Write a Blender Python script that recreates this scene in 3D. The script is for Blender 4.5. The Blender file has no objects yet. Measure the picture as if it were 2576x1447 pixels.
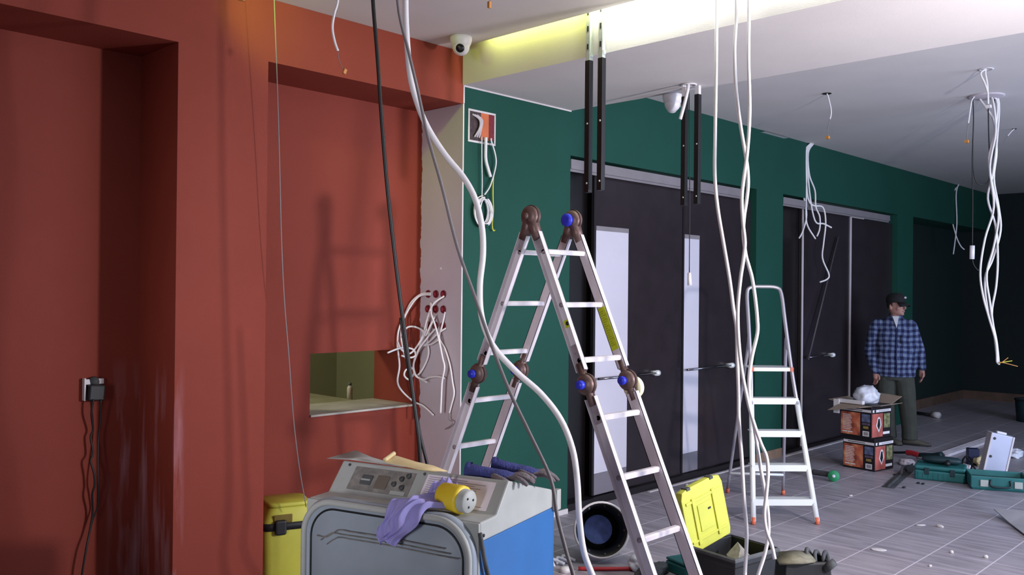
import bpy, bmesh, math, random
from mathutils import Vector, Matrix, noise
random.seed(7)
PI = math.pi
scene = bpy.context.scene
COL = scene.collection

# ------------------------------------------------------------------ camera
IW, IH = 2576.0, 1447.0
FPX, YAW, PITCH, ROLL, CY, CZ = 2247.87, 0.76387, 0.004403, 0.009856, -4.17667, 1.6
_a = PI/2 - YAW
FW = Vector((math.sin(_a)*math.cos(PITCH), math.cos(_a)*math.cos(PITCH), math.sin(PITCH)))
_r = Vector((math.cos(_a), -math.sin(_a), 0)); _u = _r.cross(FW)
RT = _r*math.cos(ROLL) + _u*math.sin(ROLL); UP = -_r*math.sin(ROLL) + _u*math.cos(ROLL)
CAM = Vector((0, CY, CZ))
cd = bpy.data.cameras.new('camera'); cam = bpy.data.objects.new('camera', cd); COL.objects.link(cam)
cd.sensor_width = 36; cd.lens = FPX/IW*36; cd.clip_start = .05; cd.clip_end = 100
m3 = Matrix((RT, UP, -FW)).transposed(); cam.matrix_world = Matrix.Translation(CAM) @ m3.to_4x4()
scene.camera = cam

# ------------------------------------------------------------------ light
vs = scene.view_settings
vs.view_transform = 'Standard'; vs.look = 'None'; vs.gamma = 1; vs.use_curve_mapping = False
vs.exposure = -0.12
w = bpy.data.worlds.new('world'); scene.world = w; w.use_nodes = True
bg = w.node_tree.nodes['Background']; bg.inputs[0].default_value = (0.80, 0.84, 1.0, 1); bg.inputs[1].default_value = 0.44

def lamp(name, kind, loc, energy, color, aim=None, **kw):
    d = bpy.data.lights.new(name, kind); d.energy = energy; d.color = color
    for k, v in kw.items(): setattr(d, k, v)
    o = bpy.data.objects.new(name, d); COL.objects.link(o); o.location = loc
    if aim is not None: o.rotation_euler = (Vector(aim)-Vector(loc)).to_track_quat('-Z', 'Y').to_euler()
    return o
# halogen work lamp standing on the right of the viewer, turned to the long wall
lamp('work_lamp', 'AREA', (4.12, -4.32, 1.74), 105, (1.0, .93, .94), (4.3, 0, 1.0), shape='DISK', size=.2)
# daylight through the glazed front across the hall
lamp('window_daylight', 'AREA', (7.2, -6.8, 1.6), 330, (.62, .75, 1.0), (7.0, 0, .5), shape='RECTANGLE', size=3.6, size_y=2.4)
# added narrow fill from the left for the grey jamb and machine cover
pl = lamp('jamb_fill', 'AREA', (-2.5, -3.2, 1.5), 8.5, (.92, .93, 1.0), (3.9, -.1, 1.35), shape='RECTANGLE', size=.9, size_y=1.6)
pl.data.spread = math.radians(34)
# strip lights lying in the slot between the near ceiling and the beam
lamp('cove_strip_green', 'AREA', (3.825, -.80, 3.215), 3.6, (.80, .9, .22), (3.885, -.80, 3.15), shape='RECTANGLE', size=1.1, size_y=.03)
lamp('cove_strip_white', 'AREA', (3.825, -2.75, 3.215), 42, (.93, 1.0, .93), (3.885, -2.75, 3.15), shape='RECTANGLE', size=3.3, size_y=.03)
# yellow ceiling spot by the red wall, above the frame
lamp('wall_spot_yellow', 'SPOT', (1.95, -.40, 3.10), 44, (.55, .9, .04), (2.75, 0, 3.0), spot_size=1.15, spot_blend=1.0, shadow_soft_size=.05)
# added fill light that brightens the room behind the hatch
lamp('back_room_fill', 'POINT', (2.4, 1.9, 2.3), 75, (.9, .9, .62), shadow_soft_size=.15)

# ------------------------------------------------------------------ helpers
def ray(px, py): return (FW*FPX + RT*(px-IW/2) - UP*(py-IH/2))/FPX      # unit depth
def at(px, py, d): return CAM + ray(px, py)*d
def onX(px, py, X): r = ray(px, py); return CAM + r*((X-CAM.x)/r.x)
def onY(px, py, Y): r = ray(px, py); return CAM + r*((Y-CAM.y)/r.y)
def onZ(px, py, Z): r = ray(px, py); return CAM + r*((Z-CAM.z)/r.z)

def lin(c):
    return tuple(((x/255)/12.92 if x/255 <= .04045 else ((x/255+.055)/1.055)**2.4) for x in c)

def mat(name, rgb, rough=.6, metal=0, var=.12, scale=6, bump=0, bscale=60, spec=.5, emit=None, stretch=None, alpha=1, trans=0, coat=0):
    m = bpy.data.materials.new(name); m.use_nodes = True; nt = m.node_tree; b = nt.nodes['Principled BSDF']
    c = lin(rgb)
    b.inputs['Roughness'].default_value = rough; b.inputs['Metallic'].default_value = metal
    b.inputs['Specular IOR Level'].default_value = spec
    b.inputs['Alpha'].default_value = alpha; b.inputs['Transmission Weight'].default_value = trans
    b.inputs['Coat Weight'].default_value = coat
    tc = nt.nodes.new('ShaderNodeTexCoord'); mp = nt.nodes.new('ShaderNodeMapping')
    if stretch: mp.inputs['Scale'].default_value = stretch
    nt.links.new(tc.outputs['Object'], mp.inputs[0])
    n = nt.nodes.new('ShaderNodeTexNoise'); n.inputs['Scale'].default_value = scale; n.inputs['Detail'].default_value = 5
    nt.links.new(mp.outputs[0], n.inputs['Vector'])
    r = nt.nodes.new('ShaderNodeMapRange'); r.inputs[1].default_value = .3; r.inputs[2].default_value = .7
    r.inputs[3].default_value = 1-var; r.inputs[4].default_value = 1+var
    nt.links.new(n.outputs[0], r.inputs[0])
    mx = nt.nodes.new('ShaderNodeVectorMath'); mx.operation = 'SCALE'; mx.inputs[0].default_value = c
    nt.links.new(r.outputs[0], mx.inputs['Scale']); nt.links.new(mx.outputs[0], b.inputs['Base Color'])
    if bump:
        n2 = nt.nodes.new('ShaderNodeTexNoise'); n2.inputs['Scale'].default_value = bscale; n2.inputs['Detail'].default_value = 3
        nt.links.new(mp.outputs[0], n2.inputs['Vector'])
        bp = nt.nodes.new('ShaderNodeBump'); bp.inputs['Strength'].default_value = bump; bp.inputs['Distance'].default_value = .01
        nt.links.new(n2.outputs[0], bp.inputs['Height']); nt.links.new(bp.outputs[0], b.inputs['Normal'])
    if emit: b.inputs['Emission Color'].default_value = (*lin(rgb), 1); b.inputs['Emission Strength'].default_value = emit
    m['base'] = mx.name
    return m

class MB:
    """collects shapes for ONE mesh object"""
    def __init__(s): s.v = []; s.f = []; s.sm = []
    def add(s, v, f, smooth=False):
        o = len(s.v); s.v += [tuple(p) for p in v]; s.f += [tuple(i+o for i in q) for q in f]; s.sm += [smooth]*len(f); return s
    def box(s, lo, hi, M=None):
        x0, y0, z0 = lo; x1, y1, z1 = hi
        v = [Vector(p) for p in ((x0,y0,z0),(x1,y0,z0),(x1,y1,z0),(x0,y1,z0),(x0,y0,z1),(x1,y0,z1),(x1,y1,z1),(x0,y1,z1))]
        if M is not None: v = [M @ p for p in v]
        return s.add(v, [(0,3,2,1),(4,5,6,7),(0,1,5,4),(1,2,6,5),(2,3,7,6),(3,0,4,7)])
    def cbox(s, c, d, M=None):
        c = Vector(c); d = Vector(d)/2
        T = Matrix.Translation(c) @ (M if M is not None else Matrix())
        return s.box(-d, d, T)
    def prism(s, poly, d0, d1, fn):
        """poly 2D, extruded d0..d1; fn(a,b,d)->xyz"""
        n = len(poly)
        v = [fn(a, b, d0) for a, b in poly] + [fn(a, b, d1) for a, b in poly]
        f = [tuple(range(n))[::-1], tuple(range(n, 2*n))] + [(i, (i+1) % n, n+(i+1) % n, n+i) for i in range(n)]
        return s.add(v, f)
    def rings(s, rings, smooth=True, cap=True, closed=False):
        n = len(rings[0]); v = [p for r in rings for p in r]; f = []
        R = len(rings)
        for i in range(R if closed else R-1):
            j = (i+1) % R
            for k in range(n): f.append((i*n+k, i*n+(k+1) % n, j*n+(k+1) % n, j*n+k))
        if cap and not closed: f += [tuple(range(n))[::-1], tuple(range((R-1)*n, R*n))]
        return s.add(v, f, smooth)
    def tube(s, pts, r, seg=8, smooth_path=True, sub=5, radii=None, flat=1.0):
        P = [Vector(p) for p in pts]
        Rr = radii if radii else [r]*len(P)
        if smooth_path and len(P) > 2:
            Q = []; QR = []
            for i in range(len(P)-1):
                p0 = P[max(i-1, 0)]; p1 = P[i]; p2 = P[i+1]; p3 = P[min(i+2, len(P)-1)]
                for k in range(sub):
                    t = k/sub; t2 = t*t; t3 = t2*t
                    Q.append(.5*((2*p1)+(-p0+p2)*t+(2*p0-5*p1+4*p2-p3)*t2+(-p0+3*p1-3*p2+p3)*t3)); QR.append(Rr[i]*(1-t)+Rr[i+1]*t)
            Q.append(P[-1]); QR.append(Rr[-1])
        else: Q = P; QR = Rr
        rings = []; N = None
        for i, p in enumerate(Q):
            t = (Q[min(i+1, len(Q)-1)]-Q[max(i-1, 0)])
            if t.length < 1e-9: t = Vector((0, 0, 1))
            t.normalize()
            if N is None:
                N = t.orthogonal().normalized()
            else:
                N = (N - t*N.dot(t)); N = N.normalized() if N.length > 1e-6 else t.orthogonal().normalized()
            B = t.cross(N)
            rings.append([p + (N*math.cos(2*PI*k/seg)+B*math.sin(2*PI*k/seg)*flat)*QR[i] for k in range(seg)])
        return s.rings(rings)
    def cyl(s, p0, p1, r, seg=20, r1=None):
        return s.tube([p0, p1], r, seg, False, radii=[r, r if r1 is None else r1])
    def lathe(s, prof, c, axis=(0,0,1), seg=32, cap=False):
        ax = Vector(axis).normalized(); N = ax.orthogonal().normalized(); B = ax.cross(N); c = Vector(c)
        return s.rings([[c + ax*h + (N*math.cos(2*PI*k/seg)+B*math.sin(2*PI*k/seg))*max(r, 1e-4) for k in range(seg)] for r, h in prof], cap=cap)
    def ellipsoid(s, c, d, M=None, seg=16, rg=10):
        c = Vector(c); rr = []
        for i in range(rg+1):
            a = PI*i/rg; z = -math.cos(a); q = max(math.sin(a), .02)
            ring = [Vector((math.cos(2*PI*k/seg)*q*d[0], math.sin(2*PI*k/seg)*q*d[1], z*d[2])) for k in range(seg)]
            rr.append([c + (M @ p if M is not None else p) for p in ring])
        return s.rings(rr)
    def build(s, name, m, parent=None, bevel=0, shade=None, world=True):
        me = bpy.data.meshes.new(name); me.from_pydata(s.v, [], s.f)
        me.polygons.foreach_set('use_smooth', s.sm); 
        bm = bmesh.new(); bm.from_mesh(me); bmesh.ops.recalc_face_normals(bm, faces=bm.faces); bm.to_mesh(me); bm.free()
        me.materials.append(m); o = bpy.data.objects.new(name, me); COL.objects.link(o)
        if parent is not None: o.parent = parent
        if bevel:
            b = o.modifiers.new('bevel', 'BEVEL'); b.width = bevel; b.segments = 2; b.limit_method = 'ANGLE'; b.angle_limit = .6
        return o

def tag(o, label=None, cat=None, group=None, kind=None):
    if label: o['label'] = label
    if cat: o['category'] = cat
    if group: o['group'] = group
    if kind: o['kind'] = kind
    return o
def thing(name, label, cat, loc=(0,0,0), rz=0, group=None):
    o = bpy.data.objects.new(name, None); COL.objects.link(o); o.location = loc; o.rotation_euler = (0, 0, rz); o.empty_display_size = .1
    return tag(o, label, cat, group)
def struct(name, mb, m, label=None, bevel=0, cat=None):
    o = mb.build(name, m, bevel=bevel); o['kind'] = 'structure'
    if label: o['label'] = label
    o['category'] = cat or name.split('_')[0]
    return o
def local(root):
    bpy_m = Matrix.Translation(root.location) @ root.rotation_euler.to_matrix().to_4x4(); inv = bpy_m.inverted()
    return lambda p: inv @ Vector(p)
def remesh(o, vox, smooth=4, sub=0):
    r = o.modifiers.new('remesh', 'REMESH'); r.mode = 'VOXEL'; r.voxel_size = vox; r.use_smooth_shade = True
    if smooth:
        s = o.modifiers.new('smooth', 'SMOOTH'); s.factor = .5; s.iterations = smooth
    return o

# ------------------------------------------------------------------ materials
def wallmat(name, rgb, var=.05, bump=.12): return mat(name, rgb, .72, var=var, scale=2.5, bump=bump, bscale=160, spec=.3)
M = {}
M['red'] = wallmat('brick_red_paint', (136, 58, 42))
M['green'] = wallmat('dark_green_paint', (17, 70, 58))
M['ceil'] = wallmat('white_ceiling_paint', (214, 208, 206), .03, .06)
M['gray_board'] = wallmat('grey_plasterboard', (196, 186, 192), .05)
M['dark_paint'] = wallmat('dark_back_room_paint', (70, 70, 62))
M['backroom'] = wallmat('grey_green_paint', (150, 152, 128))
M['black_door'] = mat('black_gloss_panel', (46, 40, 44), .22, var=.1, spec=.4)
M['black_deep'] = mat('black_panel', (20, 16, 18), .4, var=.1)
M['white_panel'] = mat('white_gloss_panel', (204, 200, 212), .25, var=.02)
M['gray_panel'] = mat('grey_gloss_panel', (120, 116, 124), .25, var=.03)
M['track'] = mat('grey_aluminium_track', (128, 122, 126), .5, .0, var=.08)
M['black_metal'] = mat('black_powder_coat', (24, 22, 24), .45, .2, var=.15)
M['galv'] = mat('galvanised_steel', (196, 204, 196), .4, .55, var=.15, scale=30)
M['alu'] = mat('brushed_aluminium', (214, 206, 212), .4, .05, var=.1, scale=14, stretch=(1, 1, .2))
M['alu_dark'] = mat('worn_aluminium', (150, 138, 144), .5, .1, var=.2, scale=25)
M['hinge'] = mat('brown_steel_hinge', (104, 82, 78), .45, .4, var=.3, scale=30)
M['blue_plastic'] = mat('blue_plastic', (38, 50, 190), .4, var=.1)
M['chrome'] = mat('dark_chrome', (120, 120, 128), .15, .95, var=.03)
M['white_steel'] = mat('white_enamel', (232, 236, 236), .4, .1, var=.03)
M['steel_tube'] = mat('satin_tube', (190, 186, 194), .35, .6, var=.06)
M['orange_plastic'] = mat('orange_plastic', (214, 110, 80), .5, var=.08)
M['tan_plastic'] = mat('tan_connector', (196, 132, 64), .5, var=.08)
M['white_cable'] = mat('white_pvc', (226, 222, 224), .45, var=.04)
M['gray_cable'] = mat('grey_pvc', (128, 122, 124), .5, var=.05)
M['black_cable'] = mat('black_rubber', (22, 20, 22), .5, var=.08)
M['yellow_wire'] = mat('yellow_green_wire', (206, 204, 60), .5, var=.1)
M['white_plastic'] = mat('white_plastic', (224, 220, 224), .35, var=.03)
M['dark_lens'] = mat('dark_lens', (14, 14, 18), .1, var=.02)
M['orange_box'] = mat('orange_duct', (200, 104, 60), .6, var=.15)
M['dark_red'] = mat('dark_red_box', (112, 22, 34), .6, var=.25, scale=40)
M['machine_gray'] = mat('dusty_grey_enamel', (172, 174, 170), .55, var=.08, scale=9)
M['machine_cover'] = mat('dusty_blue_grey_enamel', (150, 160, 170), .5, var=.06, scale=7)
M['machine_blue'] = mat('blue_enamel', (42, 106, 170), .4, var=.06)
M['dust'] = mat('grey_dust', (128, 124, 118), .8, var=.35, scale=30)
M['paper'] = mat('white_paper', (236, 226, 234), .8, var=.04)
M['ink'] = mat('grey_ink', (150, 140, 150), .8, var=.05)
M['cream'] = mat('cream_paper', (222, 200, 150), .8, var=.06)
M['lavender'] = mat('lavender_cloth', (154, 148, 206), .9, var=.1, scale=10, bump=.3, bscale=30)
M['glove_blue'] = mat('navy_knit', (58, 64, 124), .95, var=.3, scale=25, bump=.5, bscale=120)
M['glove_gray'] = mat('grey_latex', (112, 104, 108), .85, var=.25, scale=25, bump=.4, bscale=90)
M['yellow_tool'] = mat('yellow_plastic', (196, 198, 76), .45, var=.1)
M['yellow_amber'] = mat('amber_plastic', (232, 200, 48), .45, var=.1)
M['yellow_bin'] = mat('dull_yellow_plastic', (190, 186, 70), .5, var=.12)
M['brown_dirt'] = mat('brown_dirt', (110, 92, 34), .8, var=.25)
M['black_plastic'] = mat('black_plastic', (24, 26, 29), .5, var=.25, scale=15)
M['gray_plastic'] = mat('dusty_black_plastic', (72, 74, 76), .7, var=.4, scale=12)
M['bucket_blue'] = mat('blue_plaster_film', (136, 160, 236), .7, var=.25, scale=18)
M['plaster_rim'] = mat('white_plaster', (206, 200, 200), .85, var=.12)
M['teal'] = mat('teal_plastic', (32, 104, 104), .5, var=.15)
M['teal_dark'] = mat('dark_teal_plastic', (22, 48, 54), .55, var=.2)
M['red_plastic'] = mat('red_plastic', (190, 44, 54), .5, var=.15)
M['silver_case'] = mat('silver_case_skin', (196, 200, 222), .4, .4, var=.05)
M['film'] = mat('milky_plastic_film', (214, 216, 228), .35, var=.12, scale=9)
M['cardboard'] = mat('brown_cardboard', (150, 132, 116), .85, var=.1)
M['carton_black'] = mat('black_printed_card', (24, 20, 24), .45, var=.1)
M['carton_white'] = mat('white_print', (226, 222, 226), .5, var=.03)
M['skin'] = mat('skin', (176, 128, 116), .6, var=.06, scale=20)
M['hair'] = mat('dark_hair', (36, 30, 28), .8, var=.2)
M['cap'] = mat('black_cap_cloth', (28, 28, 30), .9, var=.2)
M['trousers'] = mat('dark_olive_trousers', (62, 64, 58), .95, var=.18, scale=10)
M['shoe'] = mat('brown_grey_shoe', (74, 70, 62), .8, var=.2)
M['undershirt'] = mat('white_cotton', (204, 204, 212), .9, var=.05)
M['plinth'] = mat('unpainted_plinth', (96, 74, 62), .85, var=.25)
M['white_trim'] = mat('white_trim', (208, 200, 200), .6, var=.08)
M['wood_strip'] = mat('tan_board', (132, 108, 90), .7, var=.15)
M['green_roll'] = mat('green_tape', (40, 140, 92), .6, var=.15)
M['navy'] = mat('navy_plastic', (30, 34, 70), .5, var=.1)
M['sticker'] = mat('yellow_green_sticker', (186, 196, 30), .6, var=.12, scale=40)
M['masking'] = mat('cream_masking_tape', (232, 226, 190), .8, var=.05)

def floor_mat():
    m = mat('grey_wood_look_tile', (154, 148, 156), .42, var=.26, scale=3.0, stretch=(7, .9, 1), spec=.4)
    nt = m.node_tree; b = nt.nodes['Principled BSDF']; base = nt.nodes[m['base']]
    tc = nt.nodes.new('ShaderNodeTexCoord'); sp = nt.nodes.new('ShaderNodeSeparateXYZ'); nt.links.new(tc.outputs['Object'], sp.inputs[0])
    def N(op, a, bb=None, c=None):
        n = nt.nodes.new('ShaderNodeMath'); n.operation = op
        for i, x in enumerate((a, bb, c)):
            if x is None: continue
            if isinstance(x, (int, float)): n.inputs[i].default_value = x
            else: nt.links.new(x, n.inputs[i])
        return n.outputs[0]
    def line(o, off, per, wdt):
        f = N('FRACT', N('DIVIDE', N('SUBTRACT', o, off), per)); d = N('ABSOLUTE', N('SUBTRACT', f, .5))
        return N('GREATER_THAN', d, .5-wdt/per/2)
    ly = line(sp.outputs[1], -1.235+3.33, .3325, .008)
    lx = line(sp.outputs[0], 5.55-13.4, .335, .006)
    fac = N('MAXIMUM', N('MULTIPLY', ly, .95), N('MULTIPLY', lx, .5))
    # pale plaster dust lying in blotches
    n = nt.nodes.new('ShaderNodeTexNoise'); n.inputs['Scale'].default_value = 2.2; n.inputs['Detail'].default_value = 8
    nt.links.new(tc.outputs['Object'], n.inputs['Vector'])
    r = nt.nodes.new('ShaderNodeMapRange'); r.inputs[1].default_value = .45; r.inputs[2].default_value = .75; r.inputs[4].default_value = .45
    nt.links.new(n.outputs[0], r.inputs[0])
    mx = nt.nodes.new('ShaderNodeMix'); mx.data_type = 'RGBA'; mx.inputs[7].default_value = (*lin((176, 168, 172)), 1)
    nt.links.new(r.outputs[0], mx.inputs[0]); nt.links.new(base.outputs[0], mx.inputs[6])
    m2 = nt.nodes.new('ShaderNodeMix'); m2.data_type = 'RGBA'; m2.inputs[7].default_value = (*lin((214, 206, 214)), 1)
    nt.links.new(fac, m2.inputs[0]); nt.links.new(mx.outputs[2], m2.inputs[6]); nt.links.new(m2.outputs[2], b.inputs['Base Color'])
    return m
M['floor'] = floor_mat()

def scuffed_red():
    """red paint with pale scuffs low on the niche corner"""
    m = wallmat('scuffed_brick_red_paint', (134, 55, 41)); nt = m.node_tree; b = nt.nodes['Principled BSDF']; base = nt.nodes[m['base']]
    tc = nt.nodes.new('ShaderNodeTexCoord'); sp = nt.nodes.new('ShaderNodeSeparateXYZ'); nt.links.new(tc.outputs['Object'], sp.inputs[0])
    mp = nt.nodes.new('ShaderNodeMapping'); mp.inputs['Scale'].default_value = (9, 9, 1.1); nt.links.new(tc.outputs['Object'], mp.inputs[0])
    n = nt.nodes.new('ShaderNodeTexNoise'); n.inputs['Scale'].default_value = 1.6; n.inputs['Detail'].default_value = 6; nt.links.new(mp.outputs[0], n.inputs['Vector'])
    def MR(src, a, bb, c, d):
        r = nt.nodes.new('ShaderNodeMapRange'); r.inputs[1].default_value = a; r.inputs[2].default_value = bb; r.inputs[3].default_value = c; r.inputs[4].default_value = d
        nt.links.new(src, r.inputs[0]); return r.outputs[0]
    def MUL(a, bb):
        k = nt.nodes.new('ShaderNodeMath'); k.operation = 'MULTIPLY'; nt.links.new(a, k.inputs[0]); nt.links.new(bb, k.inputs[1]); return k.outputs[0]
    f = MUL(MUL(MR(n.outputs[0], .48, .7, 0, .55), MR(sp.outputs[2], .95, 1.25, 1, 0)), MUL(MR(sp.outputs[0], 1.84, 1.9, 0, 1), MR(sp.outputs[0], 2.03, 2.06, 1, 0)))
    mx = nt.nodes.new('ShaderNodeMix'); mx.data_type = 'RGBA'; mx.inputs[7].default_value = (*lin((190, 150, 160)), 1)
    nt.links.new(f, mx.inputs[0]); nt.links.new(base.outputs[0], mx.inputs[6]); nt.links.new(mx.outputs[2], b.inputs['Base Color'])
    return m
M['red_scuff'] = scuffed_red()

def plaid_mat():
    m = bpy.data.materials.new('blue_checked_flannel'); m.use_nodes = True; nt = m.node_tree; b = nt.nodes['Principled BSDF']
    b.inputs['Roughness'].default_value = .95
    tc = nt.nodes.new('ShaderNodeTexCoord'); sp = nt.nodes.new('ShaderNodeSeparateXYZ')
    wn = nt.nodes.new('ShaderNodeTexNoise'); wn.inputs['Scale'].default_value = 7; nt.links.new(tc.outputs['Object'], wn.inputs['Vector'])
    wa = nt.nodes.new('ShaderNodeVectorMath'); wa.operation = 'MULTIPLY_ADD'; wa.inputs[1].default_value = (.05, .05, .05)
    nt.links.new(wn.outputs['Color'], wa.inputs[0]); nt.links.new(tc.outputs['Object'], wa.inputs[2]); nt.links.new(wa.outputs[0], sp.inputs[0])
    bp = nt.nodes.new('ShaderNodeBump'); bp.inputs['Strength'].default_value = .6; bp.inputs['Distance'].default_value = .03
    nt.links.new(wn.outputs[0], bp.inputs['Height']); nt.links.new(bp.outputs[0], b.inputs['Normal'])
    def N(op, a, bb=None):
        n = nt.nodes.new('ShaderNodeMath'); n.operation = op
        for i, x in enumerate((a, bb)):
            if x is None: continue
            if isinstance(x, (int, float)): n.inputs[i].default_value = x
            else: nt.links.new(x, n.inputs[i])
        return n.outputs[0]
    def stripe(o, per): return N('GREATER_THAN', N('FRACT', N('DIVIDE', N('ADD', o, 5), per)), .5)
    s = N('MULTIPLY', N('ADD', stripe(sp.outputs[0], .058), stripe(sp.outputs[2], .058)), .5)
    cr = nt.nodes.new('ShaderNodeValToRGB'); e = cr.color_ramp.elements
    cr.color_ramp.interpolation = 'CONSTANT'
    e[0].position = 0; e[0].color = (*lin((112, 126, 152)), 1); e[1].position = .3; e[1].color = (*lin((64, 74, 114)), 1)
    q = e.new(.8); q.color = (*lin((22, 26, 58)), 1)
    nt.links.new(s, cr.inputs[0]); nt.links.new(cr.outputs[0], b.inputs['Base Color'])
    return m
M['plaid'] = plaid_mat()

def fire_mat():
    m = bpy.data.materials.new('orange_brown_print'); m.use_nodes = True; nt = m.node_tree; b = nt.nodes['Principled BSDF']
    b.inputs['Roughness'].default_value = .5
    tc = nt.nodes.new('ShaderNodeTexCoord'); n = nt.nodes.new('ShaderNodeTexNoise'); n.inputs['Scale'].default_value = 9; n.inputs['Detail'].default_value = 4
    nt.links.new(tc.outputs['Object'], n.inputs['Vector'])
    cr = nt.nodes.new('ShaderNodeValToRGB'); e = cr.color_ramp.elements
    e[0].position = .3; e[0].color = (*lin((96, 30, 30)), 1); e[1].position = .7; e[1].color = (*lin((240, 190, 130)), 1)
    q = e.new(.5); q.color = (*lin((206, 110, 80)), 1)
    nt.links.new(n.outputs[0], cr.inputs[0]); nt.links.new(cr.outputs[0], b.inputs['Base Color'])
    return m
M['fire'] = fire_mat()

# ------------------------------------------------------------------ setting
ZU, ZS, ZC, ZH, ZD = 3.126, 2.914, 3.160, 2.796, 2.590
XP, XQ, XJ, XE, ND = 2.002, 2.493, 3.897, 4.960, .414
XR = 15.0
struct('floor', MB().box((-4, -8.5, -.1), (XR+.5, 4.2, 0)), M['floor'], 'grey wood-look tiled floor with pale grout and plaster dust')
# red wall with its two niches and the hatch through the second one
mb = MB()
mb.box((-2.0, 0, ZH), (XJ, ND, ZU+.25))                         # lintel
mb.box((-2.0, 0, 0), (.4, ND, ZH))
mb.box((XP, 0, 0), (XQ, ND, ZH))                                # pier
HX0, HX1, HZ0, HZ1, HB = 3.045, 3.852, .832, 1.213, .84
mb.box((-2.0, ND, 0), (HX0, HB, ZU+.25)); mb.box((HX1, ND, 0), (4.95, HB, ZU+.25))
mb.box((HX0, ND, 0), (HX1, HB, HZ0)); mb.box((HX0, ND, HZ1), (HX1, HB, ZU+.25))
struct('wall_left', mb, M['red_scuff'], 'brick red wall with deep niches and a hatch')
struct('trim_1', MB().box((HX0+.002, ND-.012, HZ0), (HX1-.002, HB+.01, HZ0+.012)), mat('grey_sill', (176, 170, 160), .6, var=.15), 'pale grey sill of the hatch')
# green wall
mb = MB()
mb.box((XJ+.004, 0, 0), (XE, ND, ZC+.2)); mb.box((XE, 0, ZD), (7.69, ND, ZC+.2)); mb.box((7.69, 0, 0), (8.222, ND, ZC+.2))
mb.box((8.222, 0, ZD), (11.20, ND, ZC+.2)); mb.box((11.20, 0, 0), (11.72, ND, ZC+.2)); mb.box((11.72, 0, ZD+.01), (XR, ND, ZC+.2))
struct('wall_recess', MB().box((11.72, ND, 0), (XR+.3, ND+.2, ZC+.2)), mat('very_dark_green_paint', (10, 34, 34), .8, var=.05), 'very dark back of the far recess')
struct('wall_green', mb, M['green'], 'dark green wall with two wide door openings and a recess')
def jamb_mat():
    m = wallmat('bare_plasterboard_jamb', (196, 184, 190), .05); nt = m.node_tree; b = nt.nodes['Principled BSDF']; base = nt.nodes[m['base']]
    tc = nt.nodes.new('ShaderNodeTexCoord'); sp = nt.nodes.new('ShaderNodeSeparateXYZ'); nt.links.new(tc.outputs['Object'], sp.inputs[0])
    n = nt.nodes.new('ShaderNodeTexNoise'); n.inputs['Scale'].default_value = 14; nt.links.new(tc.outputs['Object'], n.inputs['Vector'])
    k = nt.nodes.new('ShaderNodeMath'); k.operation = 'MULTIPLY_ADD'; nt.links.new(n.outputs[0], k.inputs[0]); k.inputs[1].default_value = .06; nt.links.new(sp.outputs[1], k.inputs[2])
    g = nt.nodes.new('ShaderNodeMath'); g.operation = 'GREATER_THAN'; nt.links.new(k.outputs[0], g.inputs[0]); g.inputs[1].default_value = .428
    mx = nt.nodes.new('ShaderNodeMix'); mx.data_type = 'RGBA'; mx.inputs[7].default_value = (*lin((140, 58, 40)), 1)
    nt.links.new(g.outputs[0], mx.inputs[0]); nt.links.new(base.outputs[0], mx.inputs[6]); nt.links.new(mx.outputs[2], b.inputs['Base Color'])
    return m
struct('wall_jamb', MB().box((XJ-.006, .0, 0), (XJ+.004, ND, ZH)), jamb_mat(), 'bare grey plasterboard reveal between red and green walls')
struct('trim_2', MB().box((XJ-.005, -.004, ZH+.003), (XJ+.006, .0, ZU)).box((XJ-.008, -.005, 0), (XJ+.002, -.0, ZH)), M['white_trim'], 'thin white corner bead at the red and green edge')
struct('baseboard_green', MB().box((3.90, -.012, 0), (XE-.005, 0, .035)), M['white_trim'], 'low white strip at the foot of the green wall')
# far and right walls
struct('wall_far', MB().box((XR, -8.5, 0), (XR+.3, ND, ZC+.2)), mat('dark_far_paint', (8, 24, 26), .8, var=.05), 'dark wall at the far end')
struct('wall_unseen_left', MB().box((-2.9, -8.5, 0), (-2.7, .3, ZU+.2)), M['dark_paint'], 'unseen dark wall on the viewer side, left, added to cut ambient light')  # unseen, added to shut out sky light from the left
struct('trim_7', MB().box((XJ, -.006, ZS-.009), (XE, -.0, ZS)), M['white_trim'], 'white filler line where green wall meets the lowered ceiling')
struct('wall_unseen_right', MB().box((7.6, -7.2, 0), (XR, -7.0, ZC+.2)), M['dark_paint'], 'unseen dark wall across the hall, added to darken the far end')  # unseen, added so the far end of the hall stays dark
struct('baseboard_far', MB().box((11.73, ND-.03, 0), (XR-.03, ND-.005, .13)).box((XR-.03, -6.9, 0), (XR-.004, ND-.005, .13)), M['plinth'], 'brown unpainted strip along the far foot of the wall')
# ceilings
struct('ceiling_left', MB().box((-4, -8.5, ZU), (3.80, -.002, ZU+.03)), M['ceil'], 'near white ceiling panel')
struct('ceiling_slot', MB().box((-4, -8.5, 3.40), (3.90, -.002, 3.45)), M['ceil'], 'upper deck above the ceiling slot')
struct('ceiling_beam', MB().box((3.885, -8.5, ZS), (XE, -.002, 3.6)), M['ceil'], 'lowered white ceiling band with a lit side')
struct('ceiling_right', MB().box((XE, -8.5, ZC), (XR, -.002, ZC+.1)), M['ceil'], 'far white ceiling')
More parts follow.
